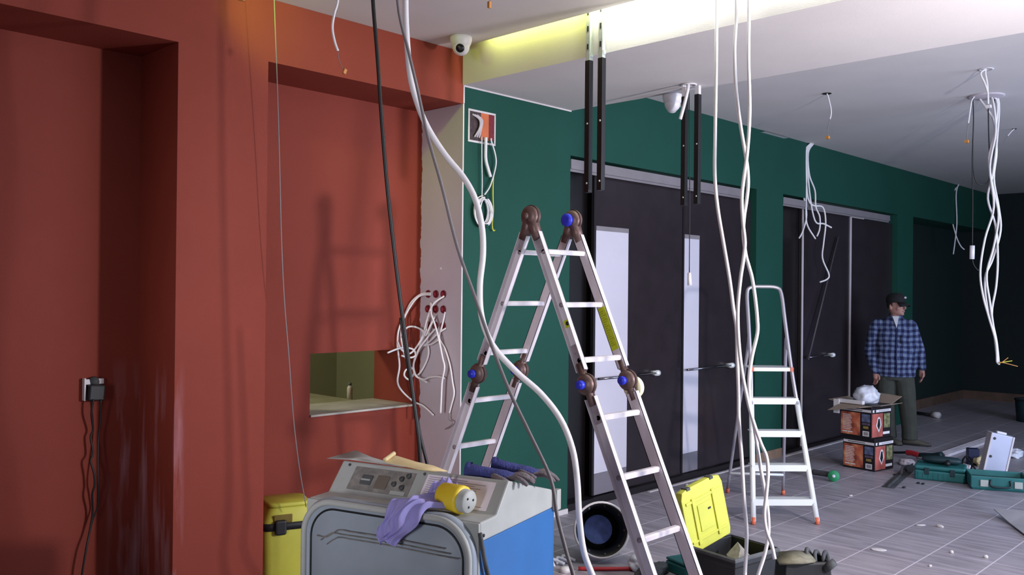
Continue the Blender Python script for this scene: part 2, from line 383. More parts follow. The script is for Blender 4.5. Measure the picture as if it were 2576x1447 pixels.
# back room seen through the hatch
mb = MB(); mb.box((.5, 3.2, 0), (5.2, 3.35, 2.8)); mb.box((.4, HB, 0), (.5, 3.35, 2.8)); mb.box((5.2, HB, 0), (5.3, 3.35, 2.8)); mb.box((.4, HB, 2.8), (5.3, 3.35, 2.9))
struct('wall_back_room', mb, M['backroom'], 'grey green walls of the room behind the hatch')
a0 = onY(853, 890, 3.19); a1 = onY(960, 890, 3.19)
struct('door_4', MB().box((a0.x, 3.16, 0), (a0.x+.95, 3.2, 2.1)), mat('dark_door', (44, 42, 34), .7), 'dark doorway in the room behind the hatch')

# ------------------------------------------------------------------ door openings
def track(name, x0, x1, z0, z1, label):
    mb = MB(); mb.box((x0, -.004, z0), (x1, .012, z1)); mb.box((x0, .0, z1-.006), (x1, .1, z1)); mb.box((x0, .012, z0-.018), (x1, .02, z0))
    return struct(name, mb, M['track'], label)
def handle(parent, x0, x1, z, y):
    h = MB(); h.cyl((x0, y-.045, z), (x1, y-.045, z), .0095, 12); h.build('handle', M['chrome'], parent)
    h = MB(); h.cyl((x1-.01, y-.0, z), (x1-.01, y-.05, z), .02, 16); h.cyl((x1-.02, y-.045, z), (x1+.02, y-.045, z), .024, 16); h.build('handle_end', M['white_steel'], parent)
def door(name, x0, x1, y, z0, z1, label, edge=True):
    o = MB().box((x0, y, z0), (x1, y+.036, z1)).build(name, M['black_door']); tag(o, label, 'door', kind='structure')
    return o
YD = .06
d0 = MB().box((XE, .14, .0), (6.0, .176, ZD)).build('door_1', M['black_deep']); tag(d0, 'dark panel behind the sliding doors of the near opening', 'door', kind='structure')
d1 = door('door_2', 5.33, 6.535, YD, .055, 2.50, 'black sliding door with a wide white strip')
d2 = door('door_3', 6.54, 7.688, YD, .055, 2.49, 'black sliding door with a narrow white strip')
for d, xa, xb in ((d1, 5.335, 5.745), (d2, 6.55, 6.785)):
    ZT = 2.105  # upright strip per door: white above, grey below, grey band at the head
    MB().box((xa, YD-.006, .222), (xb, YD+.001, ZT)).build('white_strip', M['white_panel'], d)
    MB().box((xa, YD-.006, .06), (xb, YD+.001, .220)).build('lower_grey_strip', M['gray_panel'], d)
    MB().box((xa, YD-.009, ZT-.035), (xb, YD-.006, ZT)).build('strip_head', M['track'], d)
    MB().box((xa-.028, YD-.007, .06), (xa-.004, YD+.001, 2.5)).build('edge_profile', M['black_metal'], d)
handle(d1, 5.33, 6.10, .945, YD); handle(d2, 6.55, 7.285, .945, YD)
d3 = MB().box((8.222, .10, 0), (8.9, .136, ZD)).build('door_5', M['black_deep']); tag(d3, 'dark panel at the left of the far opening', 'door', kind='structure')
d4 = door('door_6', 8.765, 9.94, YD, .03, 2.49, 'black sliding door left of the far opening centre line')
d5 = door('door_7', 9.965, 11.19, YD, .03, 2.48, 'black sliding door on the right of the far opening')
MB().box((8.755, YD-.012, .03), (8.775, YD, 2.49)).build('edge_profile', M['alu'], d4)
MB().box((9.94, YD-.012, .03), (9.964, YD+.02, 2.49)).build('edge_profile', M['alu'], d5)
handle(d4, 8.80, 9.42, .945, YD)
track('trim_3', XE+.005, 7.45, 2.495, 2.565, 'grey sliding track over the near opening')
track('trim_4', 8.225, 10.95, 2.495, 2.560, 'grey sliding track over the far opening')
struct('trim_5', MB().box((XE, .02, 0), (7.69, .14, .05)).box((8.225, .02, 0), (11.2, .14, .028)), M['black_deep'], 'dark bottom guide rail under the sliding doors')
struct('trim_6', MB().box((5.95, -.03, 0), (7.69, -.005, .006)).box((8.23, -.05, 0), (9.6, -.02, .008)), M['white_trim'], 'pale threshold strip on the floor')
struct('baseboard_pier', MB().box((7.70, -.014, 0), (8.215, 0, .085)), M['wood_strip'], 'tan board at the foot of the narrow green pier')
p0, p1 = onY(2108, 596, YD-.03), onY(2033, 905, YD-.075)
mb = MB(); mb.tube([p1, p0], .012, 4, False)  # thin dark tube slanting across the front of the black doors
tag(mb.build('slanting_streak', mat('dark_streak', (74, 68, 72), .6)), 'thin dark slanting line across the black doors beside the stepladder', 'streak')

# ------------------------------------------------------------------ multi purpose folding ladder
LT = Vector((3.606, -1.017, 0)); LB = .425; AH = 1.993
def ladder():
    root = thing('folding_ladder', 'large aluminium hinged ladder standing as an A in front of the green wall', 'ladder', (LT.x, LT.y, 0))
    W2 = .156
    def frame(side):     # side -1: towards the camera; +1 towards the wall
        d = Vector((0, side*math.sin(LB), -math.cos(LB))); n = Vector((0, side*math.cos(LB), math.sin(LB)))  # n points outwards/up
        return d, n
    T = Vector((0, 0, AH))
    for side in (-1, 1):
        d, n = frame(side)
        L = AH/math.cos(LB)
        X = Vector((1, 0, 0))
        def P(t, x, k): return T + d*t + X*x + n*k
        for sx in (-1, 1):
            for (t0, t1, wd, off) in ((.10, .86, .058, 0), (1.00, L-.012, .066, 0)):
                xi = sx*W2; xo = sx*(W2+.028)
                mb = MB(); h = wd/2
                # channel rail: two flanges turned outwards
                for (xa, xb, ka, kb) in ((xo, xi, h-.004, h), (xo, xi, -h, -h+.004)):
                    v = [P(t, x, k) for t in (t0, t1) for (x, k) in ((xa, ka), (xb, ka), (xb, kb), (xa, kb))]
                    mb.add(v, [(0,3,2,1),(4,5,6,7),(0,1,5,4),(1,2,6,5),(2,3,7,6),(3,0,4,7)])
                # web on the rung side
                v = [P(t, x, k) for t in (t0, t1) for (x, k) in ((xi+sx*.004, -h), (xi, -h), (xi, h), (xi+sx*.004, h))]
                mb.add(v, [(0,3,2,1),(4,5,6,7),(0,1,5,4),(1,2,6,5),(2,3,7,6),(3,0,4,7)])
                rail = mb.build('rail', M['alu'], root)
                # punched rung ends on the outside of the web
                for t in [.204+.3*k for k in range(7)]:
                    if t0 < t < t1:
                        e = MB(); e.tube([P(t, xi+sx*.003, 0), P(t, xi+sx*.010, 0)], .0125, 10, False); e.build('rung_end', M['alu_dark'], rail)
            # riveted steel cheek plates at each joint
            for (ta, tb) in ((.05, .2), (.72, .865), (.985, 1.13)):
                mb = MB(); xo = sx*(W2+.0085)
                v = [P(t, x, k) for t in (ta, tb) for (x, k) in ((xo-sx*.004, -.026), (xo+sx*.0015, -.026), (xo+sx*.0015, .026), (xo-sx*.004, .026))]
                mb.add(v, [(0,3,2,1),(4,5,6,7),(0,1,5,4),(1,2,6,5),(2,3,7,6),(3,0,4,7)])
                for q in (.3, .55, .8):
                    t = ta+(tb-ta)*q; mb.ellipsoid(P(t, xo+sx*.002, (.01 if q == .55 else -.01)), (.004, .005, .005), seg=8, rg=5)
                mb.build('hinge_plate', M['alu_dark'], root)
            # mid joint
            c = P(.93, sx*(W2+.014), 0)
            mb = MB(); mb.lathe([(0, -.036), (.030, -.034), (.046, -.024), (.052, -.016), (.052, .016), (.046, .024), (.030, .034), (0, .036)], c, X, 24)
            mb.lathe([(.056, -.006), (.056, -.0025), (.05, -.002), (.05, .002), (.056, .0025), (.056, .006)], c, X, 24)
            hg = mb.build('hinge', M['hinge'], root)
            kb = MB(); kb.lathe([(0, 0), (.022, 0), (.024, .01), (.021, .026), (.0, .028)], c + X*(-.036 if sx < 0 else -.062), -X if sx < 0 else X, 16)
            kb.build('release_knob', M['blue_plastic'], hg)
            # short links joining hinge and rails
            mb = MB(); mb.tube([P(.82, sx*(W2+.014), 0), P(1.04, sx*(W2+.014), 0)], .022, 6, False); mb.build('hinge_arm', M['hinge'], root)
            # rubber foot
            mb = MB(); v = [P(t, sx*(W2+.014)+x, k) for t in (L-.03, L) for (x, k) in ((-.02, -.036), (.02, -.036), (.02, .036), (-.02, .036))]
            mb.add(v, [(0,3,2,1),(4,5,6,7),(0,1,5,4),(1,2,6,5),(2,3,7,6),(3,0,4,7)]); mb.build('rubber_foot', M['black_plastic'], root)
        for k in range(7):
            t = .204 + .3*k
            mb = MB(); hw = W2-.001
            prof = [(-.016, -.012), (.016, -.012), (.019, .008), (.010, .014), (-.010, .014), (-.019, .008)]
            rings = []
            for x in (-hw, hw):
                rings.append([P(t, x, 0) + Vector((0, side*a, b)) for a, b in prof])
            mb.rings(rings, smooth=False); mb.build('rung', M['alu'], root)
    # top joints
    for sx in (-1, 1):
        c = T + Vector((sx*(W2+.014), 0, 0)); X = Vector((1, 0, 0))
        mb = MB(); mb.lathe([(0, -.036), (.030, -.034), (.046, -.026), (.056, -.016), (.056, .016), (.046, .026), (.030, .034), (0, .036)], c, X, 26)
        mb.lathe([(.060, -.007), (.060, -.003), (.054, -.002), (.054, .002), (.060, .003), (.060, .007)], c, X, 26)
        for side in (-1, 1):
            d, n = frame(side); mb.tube([c, c + d*.13], .026, 6, False, radii=[.04, .027])
        hg = mb.build('hinge', M['hinge'], root)
        kb = MB()
        if sx > 0:
            kb.lathe([(0, 0), (.02, 0), (.036, .004), (.036, .02), (.02, .03), (0, .03)], c + X*-.062, X, 18); kb.build('release_knob', M['blue_plastic'], hg)
        else:
            kb.lathe([(0, 0), (.018, 0), (.018, .016), (0, .018)], c + X*-.05, X, 18); kb.build('release_knob', M['hinge'], hg)
    # stickers
    d, n = frame(-1); X = Vector((1, 0, 0))
    def P(t, x, k): return T + d*t + X*x + n*k
    mb = MB(); xi = W2-.0008
    v = [P(t, x, k) for t in (.52, .76) for (x, k) in ((xi-.0012, -.023), (xi, -.023), (xi, .023), (xi-.0012, .023))]
    mb.add(v, [(0,3,2,1),(4,5,6,7),(0,1,5,4),(1,2,6,5),(2,3,7,6),(3,0,4,7)])
    st = mb.build('warning_label', M['sticker'], root)
    for q, t in enumerate([.54+.012*k for k in range(17)]):
        e = .008 + .012*random.random(); mb = MB()
        v = [P(tt, x, k) for tt in (t, t+.004) for (x, k) in ((xi-.0016, -.018), (xi-.001, -.018), (xi-.001, -.018+2*e), (xi-.0016, -.018+2*e))]
        mb.add(v, [(0,3,2,1),(4,5,6,7),(0,1,5,4),(1,2,6,5),(2,3,7,6),(3,0,4,7)]); mb.build('print_line', mat('olive_ink', (140, 150, 30)) if q == 0 else bpy.data.materials['olive_ink'], st)
    xo = -(W2+.0045)
    mb = MB(); v = [P(t, x, k) for t in (.585, .625) for (x, k) in ((xo-.0015, -.02), (xo, -.02), (xo, .02), (xo-.0015, .02))]
    mb.add(v, [(0,3,2,1),(4,5,6,7),(0,1,5,4),(1,2,6,5),(2,3,7,6),(3,0,4,7)]); s2 = mb.build('small_label', M['sticker'], root)
    mb = MB(); mb.tube([P(.605, xo-.0013, 0), P(.605, xo-.0025, 0)], .011, 12, False); mb.build('pictogram', M['black_plastic'], s2)
    return root
ladder()
# roll of tape hung on the right hand joint of the ladder
_d = Vector((0, -math.sin(LB), -math.cos(LB))); _c = Vector((LT.x+.17, LT.y, AH)) + _d*.965 + Vector((.052, .015, -.01))
mb = MB(); X = Vector((1, 0, 0)); mb.lathe([(.026, -.016), (.056, -.016), (.058, -.012), (.058, .012), (.056, .016), (.026, .016), (.026, -.016)], _c, X, 28)
tag(mb.build('masking_tape_roll', M['masking']), 'cream roll of tape hung on the right middle joint of the hinged ladder', 'tape')

# ------------------------------------------------------------------ white step ladder
def stepladder():
    fl, fr, bl, br = Vector((5.647, -1.106, 0)), Vector((5.972, -1.421, 0)), Vector((6.395, -.469, 0)), Vector((6.656, -.816, 0))
    fm = (fl+fr)/2; bmid = (bl+br)/2
    root = thing('step_ladder', 'white five-step stepladder with a top loop, standing open by the narrow green pier', 'ladder', fm)
    L = local(root)
    wdir = (fr-fl).normalized(); back = (bmid-fm); back.z = 0; back = back - wdir*back.dot(wdir); back.normalize()
    def F(x, z): return L(fm + wdir*x + back*(z*.315) + Vector((0, 0, z)))     # point of the leaning front frame
    hw0, hwp, hwt = .226, .150, .128
    def hw(z): return hw0 + (hwp-hw0)*z/1.05 if z < 1.05 else hwp + (hwt-hwp)*(z-1.05)/.6
    for s in (-1, 1):
        mb = MB(); pts = [F(s*hw(z), z) for z in (.02, .3, .6, .83)]
        mb.tube(pts, .0135, 6, False, flat=1.5); mb.build('front_rail', M['white_steel'], root)
        mb = MB(); mb.tube([F(s*hw(0), .0), F(s*hw(.05), .045)], .0165, 8, False); mb.build('foot_cap', M['orange_plastic'], root)
    # upper loop
    mb = MB(); pts = [F(-hw(.8), .8), F(-hw(1.05), 1.05), F(-hw(1.4), 1.4), F(-hwt-.002, 1.60), F(-hwt+.03, 1.648), F(0, 1.655), F(hwt-.03, 1.648), F(hwt+.002, 1.60), F(hw(1.4), 1.4), F(hw(1.05), 1.05), F(hw(.8), .8)]
    mb.tube(pts, .0135, 10, sub=4); mb.build('top_loop', M['steel_tube'], root)
    for i, z in enumerate((.145, .37, .60, .825)):
        mb = MB(); h = hw(z)+.008
        # tread: front lip and flat top
        prof = [(-.012, .022), (-.012, -.022), (-.004, -.022), (-.004, .014), (.075, .014), (.075, .022)]
        lb = local(root)
        rings = [[L(fm + wdir*x + back*(z*.315+a) + Vector((0, 0, z+b))) for a, b in prof] for x in (-h, h)]
        mb.rings(rings, smooth=False); mb.build('step', M['white_steel'], root)
    z = 1.05; mb = MB(); h = hw(z)+.002
    prof = [(-.02, .012), (-.02, -.014), (-.012, -.014), (-.012, .004), (.2, .004), (.2, .012)]
    mb.rings([[L(fm + wdir*x + back*(z*.315+a) + Vector((0, 0, z+b))) for a, b in prof] for x in (-h, h)], smooth=False)
    pf = mb.build('platform', M['white_steel'], root)
    for s in (-1, 1):
        mb = MB(); mb.cbox(L(fm + wdir*s*(h-.006) + back*(z*.315-.022) + Vector((0, 0, z))), (.02, .014, .03), Matrix.Rotation(math.atan2(wdir.y, wdir.x), 4, 'Z')); mb.build('end_clip', M['orange_plastic'], pf)
    # rear frame
    for s, b in ((-1, bl), (1, br)):
        top = fm + wdir*s*(hw(1.25)-.0) + back*(1.25*.315+.03) + Vector((0, 0, 1.24))
        mb = MB(); bb = b.copy(); bb.z = .02; mid = top.lerp(bb, .5)
        crown = top + Vector((0, 0, .035)) - back*.012
        mb.tube([L(top - back*.03 + Vector((0, 0, -.05))), L(crown), L(top + back*.012 + Vector((0, 0, -.05))), L(mid), L(bb)], .0125, 8, sub=4); mb.build('rear_leg', M['steel_tube'], root)
        mb = MB(); mb.tube([L(b + Vector((0, 0, 0))), L(b.lerp(top, .03))], .016, 8, False); mb.build('foot_cap', M['orange_plastic'], root)
    def R(b, s, t): return b.lerp(fm + wdir*s*hw(1.25) + back*(1.25*.315+.042) + Vector((0, 0, 1.19)), t)
    mb = MB(); mb.tube([L(R(bl, -1, .145)), L(R(br, 1, .145))], .0105, 8, False); mb.build('rear_brace', M['white_steel'], root)
stepladder()

# ------------------------------------------------------------------ hanging square tubes
def post(name, label, x, y, z0, z1, z2, kind):
    root = thing(name, label, 'bracket', (x, y, z0), 0, None)
    h = .0165
    MB().box((-h, -h, 0), (h, h, z1-z0)).build('black_tube', M['black_metal'], root, bevel=.002)
    for z in (.05, .38):
        b = MB(); b.ellipsoid((-h-.001, -.004, z), (.004, .006, .006), seg=8, rg=5); b.build('screw', M['galv'], root)
    mb = MB(); mb.box((-h+.003, -h+.003, z1-z0), (h-.003, h-.003, z2-z0))
    if kind == 'slotted':
        br = mb.build('slotted_bracket', M['galv'], root)
        for z in (z1-z0+.06, z1-z0+.16, z1-z0+.25): MB().box((-h+.0015, -.005, z), (-h+.0035, .005, z+.03)).build('slot', M['black_plastic'], br)
        MB().box((-.01, -h-.002, z1-z0+.02), (.012, h+.002, z1-z0+.04)).build('clamp', M['galv'], root)
    else: mb.build('white_sleeve', M['white_plastic'], root)
a = onX(1479, 485, 3.866); b = onX(1511, 479, 3.866)
post('hanging_post', 'black square tube hanging from the lit beam side, the one nearer the dome camera', 3.866, a.y, a.z, 2.885, 3.33, 'slotted')
post('hanging_post', 'black square tube hanging from the lit beam side, the one further from the dome camera', 3.866, b.y, b.z, 2.885, 3.33, 'slotted')
for px, py, pb, lab in ((1723, 222, 517, 'black square tube under the beam hole, the one beside the white dome'), (1756, 216, 514, 'black square tube under the beam hole, with the white sleeve at its top')):
    t = onZ(px, py, ZS); q = (t-CAM).dot(FW); zb = at(px, pb, q).z
    post('hanging_post', lab, t.x, t.y, zb, ZS-.055, ZS, 'sleeve')

# ------------------------------------------------------------------ dome cameras
def dome(p, label, aim, sc=1):
    root = thing('security_camera', label, 'camera', p)
    mb = MB(); mb.lathe([(0, 0), (.062*sc, 0), (.066*sc, -.006*sc), (.066*sc, -.022*sc), (.058*sc, -.05*sc), (.046*sc, -.066*sc)], (0, 0, 0), (0, 0, 1), 36, cap=True); mb.build('base', M['white_plastic'], root)
    c = Vector((0, 0, -.062*sc)); mb = MB(); mb.ellipsoid(c, (.052*sc, .052*sc, .052*sc), seg=28, rg=18); ball = mb.build('eyeball', M['white_plastic'], root)
    a = Vector(aim).normalized()
    mb = MB(); mb.lathe([(0, .0535*sc), (.026*sc, .0535*sc), (.028*sc, .040*sc)], c, a, 28); mb.build('lens_window', M['dark_lens'], ball)
    mb = MB(); mb.lathe([(.0262*sc, .0530*sc), (.0265*sc, .0550*sc), (.032*sc, .052*sc), (.036*sc, .036*sc)], c, a, 28); mb.build('lens_ring', M['white_plastic'], ball)
    mb = MB(); mb.lathe([(0, .0545*sc), (.008*sc, .0545*sc), (.010*sc, .0536*sc)], c, a, 16); mb.build('lens', mat('lens_glass', (60, 60, 70), .05), ball)
p = onZ(1160, 92, ZU)
dome(p, 'white dome camera with dark lens at the corner of red wall and beam', (-.75, -.62, -.42))
p2 = onZ(1692, 238, ZS)
dome(p2, 'white dome camera under the beam beside the black tubes, turned away', (.6, .5, -.6))

# ------------------------------------------------------------------ cables
def cable(name, label, pts, r, m, cat='cable', group=None, seg=8, sub=5):
    mb = MB(); mb.tube(pts, r, seg, sub=sub); o = mb.build(name, m); tag(o, label, cat, group); return o
def dpath(pts, d0, d1=None):
    """pixel track seen at depths running from d0 to d1 metres"""
    d1 = d0 if d1 is None else d1; n = len(pts)-1
    return [at(x, y, d0+(d1-d0)*i/n) for i, (x, y) in enumerate(pts)]
def topz(px, py, d, z):  # where a cable leaving pixel (px,py) at depth d meets height z straight above
    p = at(px, py, d); return Vector((p.x, p.y, z))
# big white cable from the near ceiling to the floor, in front of the ladder
tr = [(1020, 0), (1023, 90), (1032, 190), (1050, 260), (1078, 325), (1120, 390), (1165, 445), (1195, 500), (1212, 570), (1215, 640), (1207, 720), (1212, 800), (1240, 870), (1298, 935), (1360, 990), (1410, 1055), (1440, 1130), (1452, 1210), (1457, 1300), (1468, 1385), (1490, 1447)]
pp = [topz(1018, 0, 3.7, ZU)] + dpath(tr, 3.7, 3.5)
pp += [at(1520, 1520, 3.45), at(1560, 1640, 3.4), at(1600, 1760, 3.38)]; pp[-1].z = .02
cable('ceiling_cable', 'thick white cable sweeping from the ceiling past the green wall to the floor', pp, .0125, M['white_cable'])
tr = [(938, 0), (950, 150), (960, 300), (975, 480), (1000, 700), (1020, 850), (1040, 1000), (1053, 1100), (1058, 1180), (1066, 1330)]
cable('ceiling_cable', 'thick black cable hanging in front of the red niche', [topz(936, 0, 4.2, ZU)] + dpath(tr, 4.2, 4.15) + [Vector((2.93, -.75, .02))], .0092, M['black_cable'])
tr = [(1030, 945), (1044, 1020), (1058, 1100), (1077, 1180), (1100, 1300)]
cable('ceiling_cable', 'thin black cable branching down beside the thick black one by the hatch', [at(1008, 800, 4.24), at(1018, 870, 4.24)] + dpath(tr, 4.24, 4.22) + [Vector((3.02, -.62, .02))], .0075, M['black_cable'])
tr = [(1000, 0), (1028, 130), (1048, 215), (1060, 270)]
tr2 = [(1060, 270), (1078, 350), (1112, 470), (1150, 620), (1192, 740), (1230, 850), (1280, 980), (1332, 1090), (1385, 1205), (1402, 1300), (1425, 1390), (1442, 1447)]
pb = [topz(998, 0, 3.6, ZU)] + dpath(tr, 3.6, 3.5)
cable('ceiling_cable', 'dark cable beside the thick white one, slanting down over the grey machine', pb + dpath(tr2[1:], 3.45, 2.7) + [at(1470, 1560, 2.7)], .0062, M['gray_cable'])
# thin grey wire in front of the red pier
tr = [(690, 0), (697, 200), (703, 400), (708, 600), (715, 750), (727, 900), (738, 1050), (752, 1170), (770, 1275)]
pts = [onY(x, y, -.17 + .12*i/8) for i, (x, y) in enumerate(tr)]
cable('ceiling_cable', 'thin grey wire running straight down past the red pier to the yellow bin', [Vector((pts[0].x, pts[0].y, ZU))] + pts, .0028, M['gray_cable'], seg=6)
# short white stub with connector over the red wall
root = thing('ceiling_cable', 'short white ceiling cable ending in a tan connector in front of the red lintel', 'cable', topz(850, 0, 4.3, ZU))
L = local(root)
tr = [(850, 0), (841, 35), (836, 70), (842, 105), (850, 128)]
mb = MB(); mb.tube([(0, 0, 0)] + [L(p) for p in dpath(tr, 4.3)], .0062, 8); mb.build('sheath', M['white_cable'], root)
mb = MB(); mb.tube([L(at(850, 126, 4.3)), L(at(853, 150, 4.3)), L(at(864, 175, 4.3))], .0016, 6); mb.build('core_wire', M['gray_cable'], root)
mb = MB(); mb.cbox(L(at(867, 180, 4.3)), (.016, .014, .026), Matrix.Rotation(.4, 4, 'Y')); mb.build('connector', M['tan_plastic'], root, bevel=.002)
root = thing('ceiling_cable', 'tan connector on a short wire at the top edge left of the lit beam', 'cable', topz(1231, -2, 4.1, ZU)); L = local(root)
mb = MB(); mb.tube([(0, 0, 0), L(at(1233, 2, 4.1))], .002, 6, False); mb.build('core_wire', M['gray_cable'], root)
mb = MB(); mb.cbox(L(at(1231, 12, 4.1)), (.015, .014, .03)); mb.build('connector', M['tan_plastic'], root, bevel=.002)
root = thing('ceiling_cable', 'small tan connector at the very top of the picture over the red pier', 'cable', topz(608, -20, 4.15, ZU)); L = local(root)
mb = MB(); mb.tube([(0, 0, 0), L(at(608, -8, 4.15))], .002, 6, False); mb.build('core_wire', M['gray_cable'], root)
mb = MB(); mb.cbox(L(at(608, -3, 4.15)), (.026, .02, .018)); mb.build('connector', M['tan_plastic'], root, bevel=.002)

# three long white cables out of the ceiling slot
def slot_top(px): return onX(px, -45, 3.843)
C1 = [(1803, 30), (1802, 120), (1801, 215), (1799, 340), (1798, 440), (1805, 520), (1818, 600), (1835, 700), (1845, 777), (1853, 829), (1855, 906), (1858, 989), (1859, 1061), (1865, 1139), (1871, 1242), (1878, 1345), (1874, 1447), (1868, 1520)]
C2 = [(1852, 50), (1848, 130), (1852, 230), (1862, 310), (1872, 370), (1880, 420), (1882, 464), (1878, 505), (1872, 545), (1870, 590), (1876, 640), (1884, 670), (1892, 700), (1900, 752), (1905, 803), (1905, 839), (1892, 896), (1885, 948), (1885, 989), (1889, 1035), (1897, 1072), (1905, 1123), (1913, 1175), (1925, 1242), (1932, 1293), (1933, 1345), (1923, 1397), (1907, 1447), (1895, 1500)]
C3 = [(1884, 50), (1883, 150), (1886, 260), (1884, 330), (1878, 400), (1871, 450), (1866, 500), (1869, 560), (1874, 610), (1870, 655), (1863, 700), (1856, 777), (1858, 855), (1866, 932), (1879, 999), (1892, 1051), (1913, 1113), (1928, 1149), (1932, 1190), (1928, 1242), (1923, 1293), (1928, 1335), (1941, 1371), (1949, 1407)]
for tr, lab, r in ((C1, 'long white cable from the ceiling slot, hanging apart at the left of the three', .0088), (C2, 'long white cable from the slot, crossing its twin and bulging right before the stepladder', .0085), (C3, 'long white cable from the slot whose cut end hangs over the floor junk', .0085)):
    t = slot_top(tr[0][0]); d0 = (t-CAM).dot(FW)
    off = {'C': 0}.get('x', 0)
    pts = dpath(tr, d0, 4.0 if tr is not C3 else 3.96)
    cable('ceiling_cable', lab, [Vector((t.x, t.y, 3.3)), t] + pts, r, M['white_cable'])

# cables by the dome under the beam
h0 = onZ(1733, 212, ZS)
dd = (h0-CAM).dot(FW)
root = thing('pendant_cable', 'black pendant wire with a white lamp socket hanging from the beam hole', 'cable', h0); L = local(root)
mb = MB(); mb.tube([(0, 0, 0)] + [L(at(x, y, dd)) for x, y in ((1734, 300), (1735, 500), (1734, 690))], .0032, 6); mb.build('wire', M['black_cable'], root)
mb = MB(); mb.cyl(L(at(1734, 686, dd)), L(at(1735, 718, dd)), .011, 14, .014); mb.build('lamp_socket', M['white_plastic'], root)
mb = MB(); mb.lathe([(0, -.002), (.05, -.002), (.05, -.008), (.038, -.009), (.038, -.003)], (0, 0, 0), (0, 0, 1), 24); mb.build('hole_ring', M['white_plastic'], root)
cable('beam_cable', 'short flat white cable drooping from the beam hole beside the black tubes', [h0 + Vector((-.01, 0, .01))] + [at(x, y, dd-.05) for x, y in ((1730, 225), (1722, 260), (1711, 300))], .011, M['white_cable'])

# small ceiling outlet at (2080,235)
def outlet(px, py, tr, label, conn=True, z=ZC, r=.0055, hole=.035):
    h = onZ(px, py, z); d = (h-CAM).dot(FW)
    root = thing('ceiling_cable', label, 'cable', h); L = local(root)
    mb = MB(); mb.lathe([(0, -.001), (hole, -.001), (hole, -.004), (hole-.006, -.004)], (0, 0, 0), (0, 0, 1), 20); mb.build('ceiling_hole', M['black_plastic'], root)
    n = max(2, int(len(tr)*.65))
    mb = MB(); mb.tube([(0, 0, 0)] + [L(at(x, y, d)) for x, y in tr[:n]], r, 7); mb.build('sheath', M['white_cable'], root)
    mb = MB(); mb.tube([L(at(x, y, d)) for x, y in tr[n-1:]], .0028, 6); mb.build('core_wire', M['gray_cable'], root)
    if conn: mb = MB(); mb.cbox(L(at(*tr[-1], d)), (.03, .025, .022)); mb.build('connector', M['tan_plastic'], root)
outlet(2080, 235, [(2085, 250), (2091, 280), (2088, 300), (2083, 320), (2082, 346)], 'wavy white cable with tan connector hanging alone from the middle of the far ceiling')
outlet(2455, 240, [(2445, 252), (2440, 280), (2436, 310), (2433, 335), (2432, 356)], 'small white cable with connector hanging left of the round ceiling plate', hole=.03)
outlet(2552, 324, [(2545, 330), (2535, 342), (2528, 352), (2525, 360)], 'stubby white cable poking from the ceiling at the right edge', hole=.02, conn=False)
h = onZ(2480, 174, ZC); d = (h-CAM).dot(FW)
root = thing('ceiling_cable', 'pair of short white wires between the small ceiling hole and the round plate', 'cable', h); L = local(root)
mb = MB(); mb.lathe([(0, -.001), (.05, -.001), (.05, -.004), (.04, -.004)], (0, 0, 0), (0, 0, 1), 20); mb.build('ceiling_hole', M['white_plastic'], root)
for dx in (-7, 5):
    mb = MB(); mb.tube([(0, 0, 0)] + [L(at(x, y, d)) for x, y in ((2474+dx, 185), (2481+dx*.5, 210), (2485, 236), (2486, 262))], .006, 7); mb.build('sheath', M['white_cable'], root)
mb = MB(); mb.cbox(L(at(2488, 268, d)), (.03, .025, .02)); mb.build('connector', M['white_plastic'], root)

# round plate with its cable bundle
hp = onZ(2481, 241, ZC); d = (hp-CAM).dot(FW)
mb = MB(); mb.lathe([(0, -.012), (.115, -.012), (.13, -.008), (.13, -.001)], hp, (0, 0, 1), 32)
tag(mb.build('ceiling_plate', M['gray_board']), 'round grey plate on the far ceiling over the long cable bundle', 'plate')
BN = [[(2497, 250), (2505, 330), (2490, 420), (2500, 520), (2478, 600), (2466, 680), (2472, 740), (2488, 800), (2505, 860), (2508, 912)],
      [(2507, 250), (2503, 330), (2488, 400), (2497, 470), (2512, 540), (2500, 620), (2482, 690), (2490, 760), (2500, 830), (2510, 915)],
      [(2510, 245), (2508, 350), (2497, 440), (2485, 500), (2505, 570), (2510, 650), (2506, 720), (2495, 790), (2507, 860), (2513, 918)],
      [(2465, 245), (2480, 270), (2500, 305), (2507, 380), (2500, 450), (2512, 520), (2517, 580), (2498, 650), (2478, 700), (2483, 770), (2500, 830), (2511, 905)]]
nm = ['outermost at its left bend', 'second from left', 'straightest one', 'one crossing from the left of the plate']
for k, tr in enumerate(BN):
    cable('bundle_cable', 'long white cable under the round plate, ' + nm[k], [hp + Vector((random.uniform(-.05, .05), random.uniform(-.05, .05), -.005))] + dpath(tr, d+.02*k), .0082, M['white_cable'], group='cable bundle under the round plate')
for k, (tip, c) in enumerate((((2536, 900), 'tan_plastic'), ((2546, 908), 'yellow_wire'), ((2560, 922), 'tan_plastic'))):
    cable('core_wire', ['short tan', 'short yellow green', 'long tan'][k] + ' stripped wire splaying at the end of the long bundle', [at(2511, 914, d+.02), at(2520, 912, d), at(*tip, d)], .003, M[c])
tr = [(2447, 245), (2449, 300), (2446, 400), (2447, 500), (2446, 620)]
root = thing('pendant_cable', 'black pendant wire with a white lamp socket left of the long white bundle', 'cable', hp + Vector((-.05, .11, -.01))); L = local(root)
mb = MB(); mb.tube([L(at(x, y, d)) for x, y in tr], .004, 6); mb.build('wire', M['black_cable'], root)
mb = MB(); mb.cyl(L(at(2446, 618, d)), L(at(2445, 652, d)), .018, 12); mb.build('lamp_socket', M['white_plastic'], root)
mb = MB(); mb.tube([L(at(2446, 650, d)), L(at(2449, 665, d)), L(at(2458, 678, d)), L(at(2468, 684, d))], .004, 6); mb.build('tail', M['black_cable'], root)
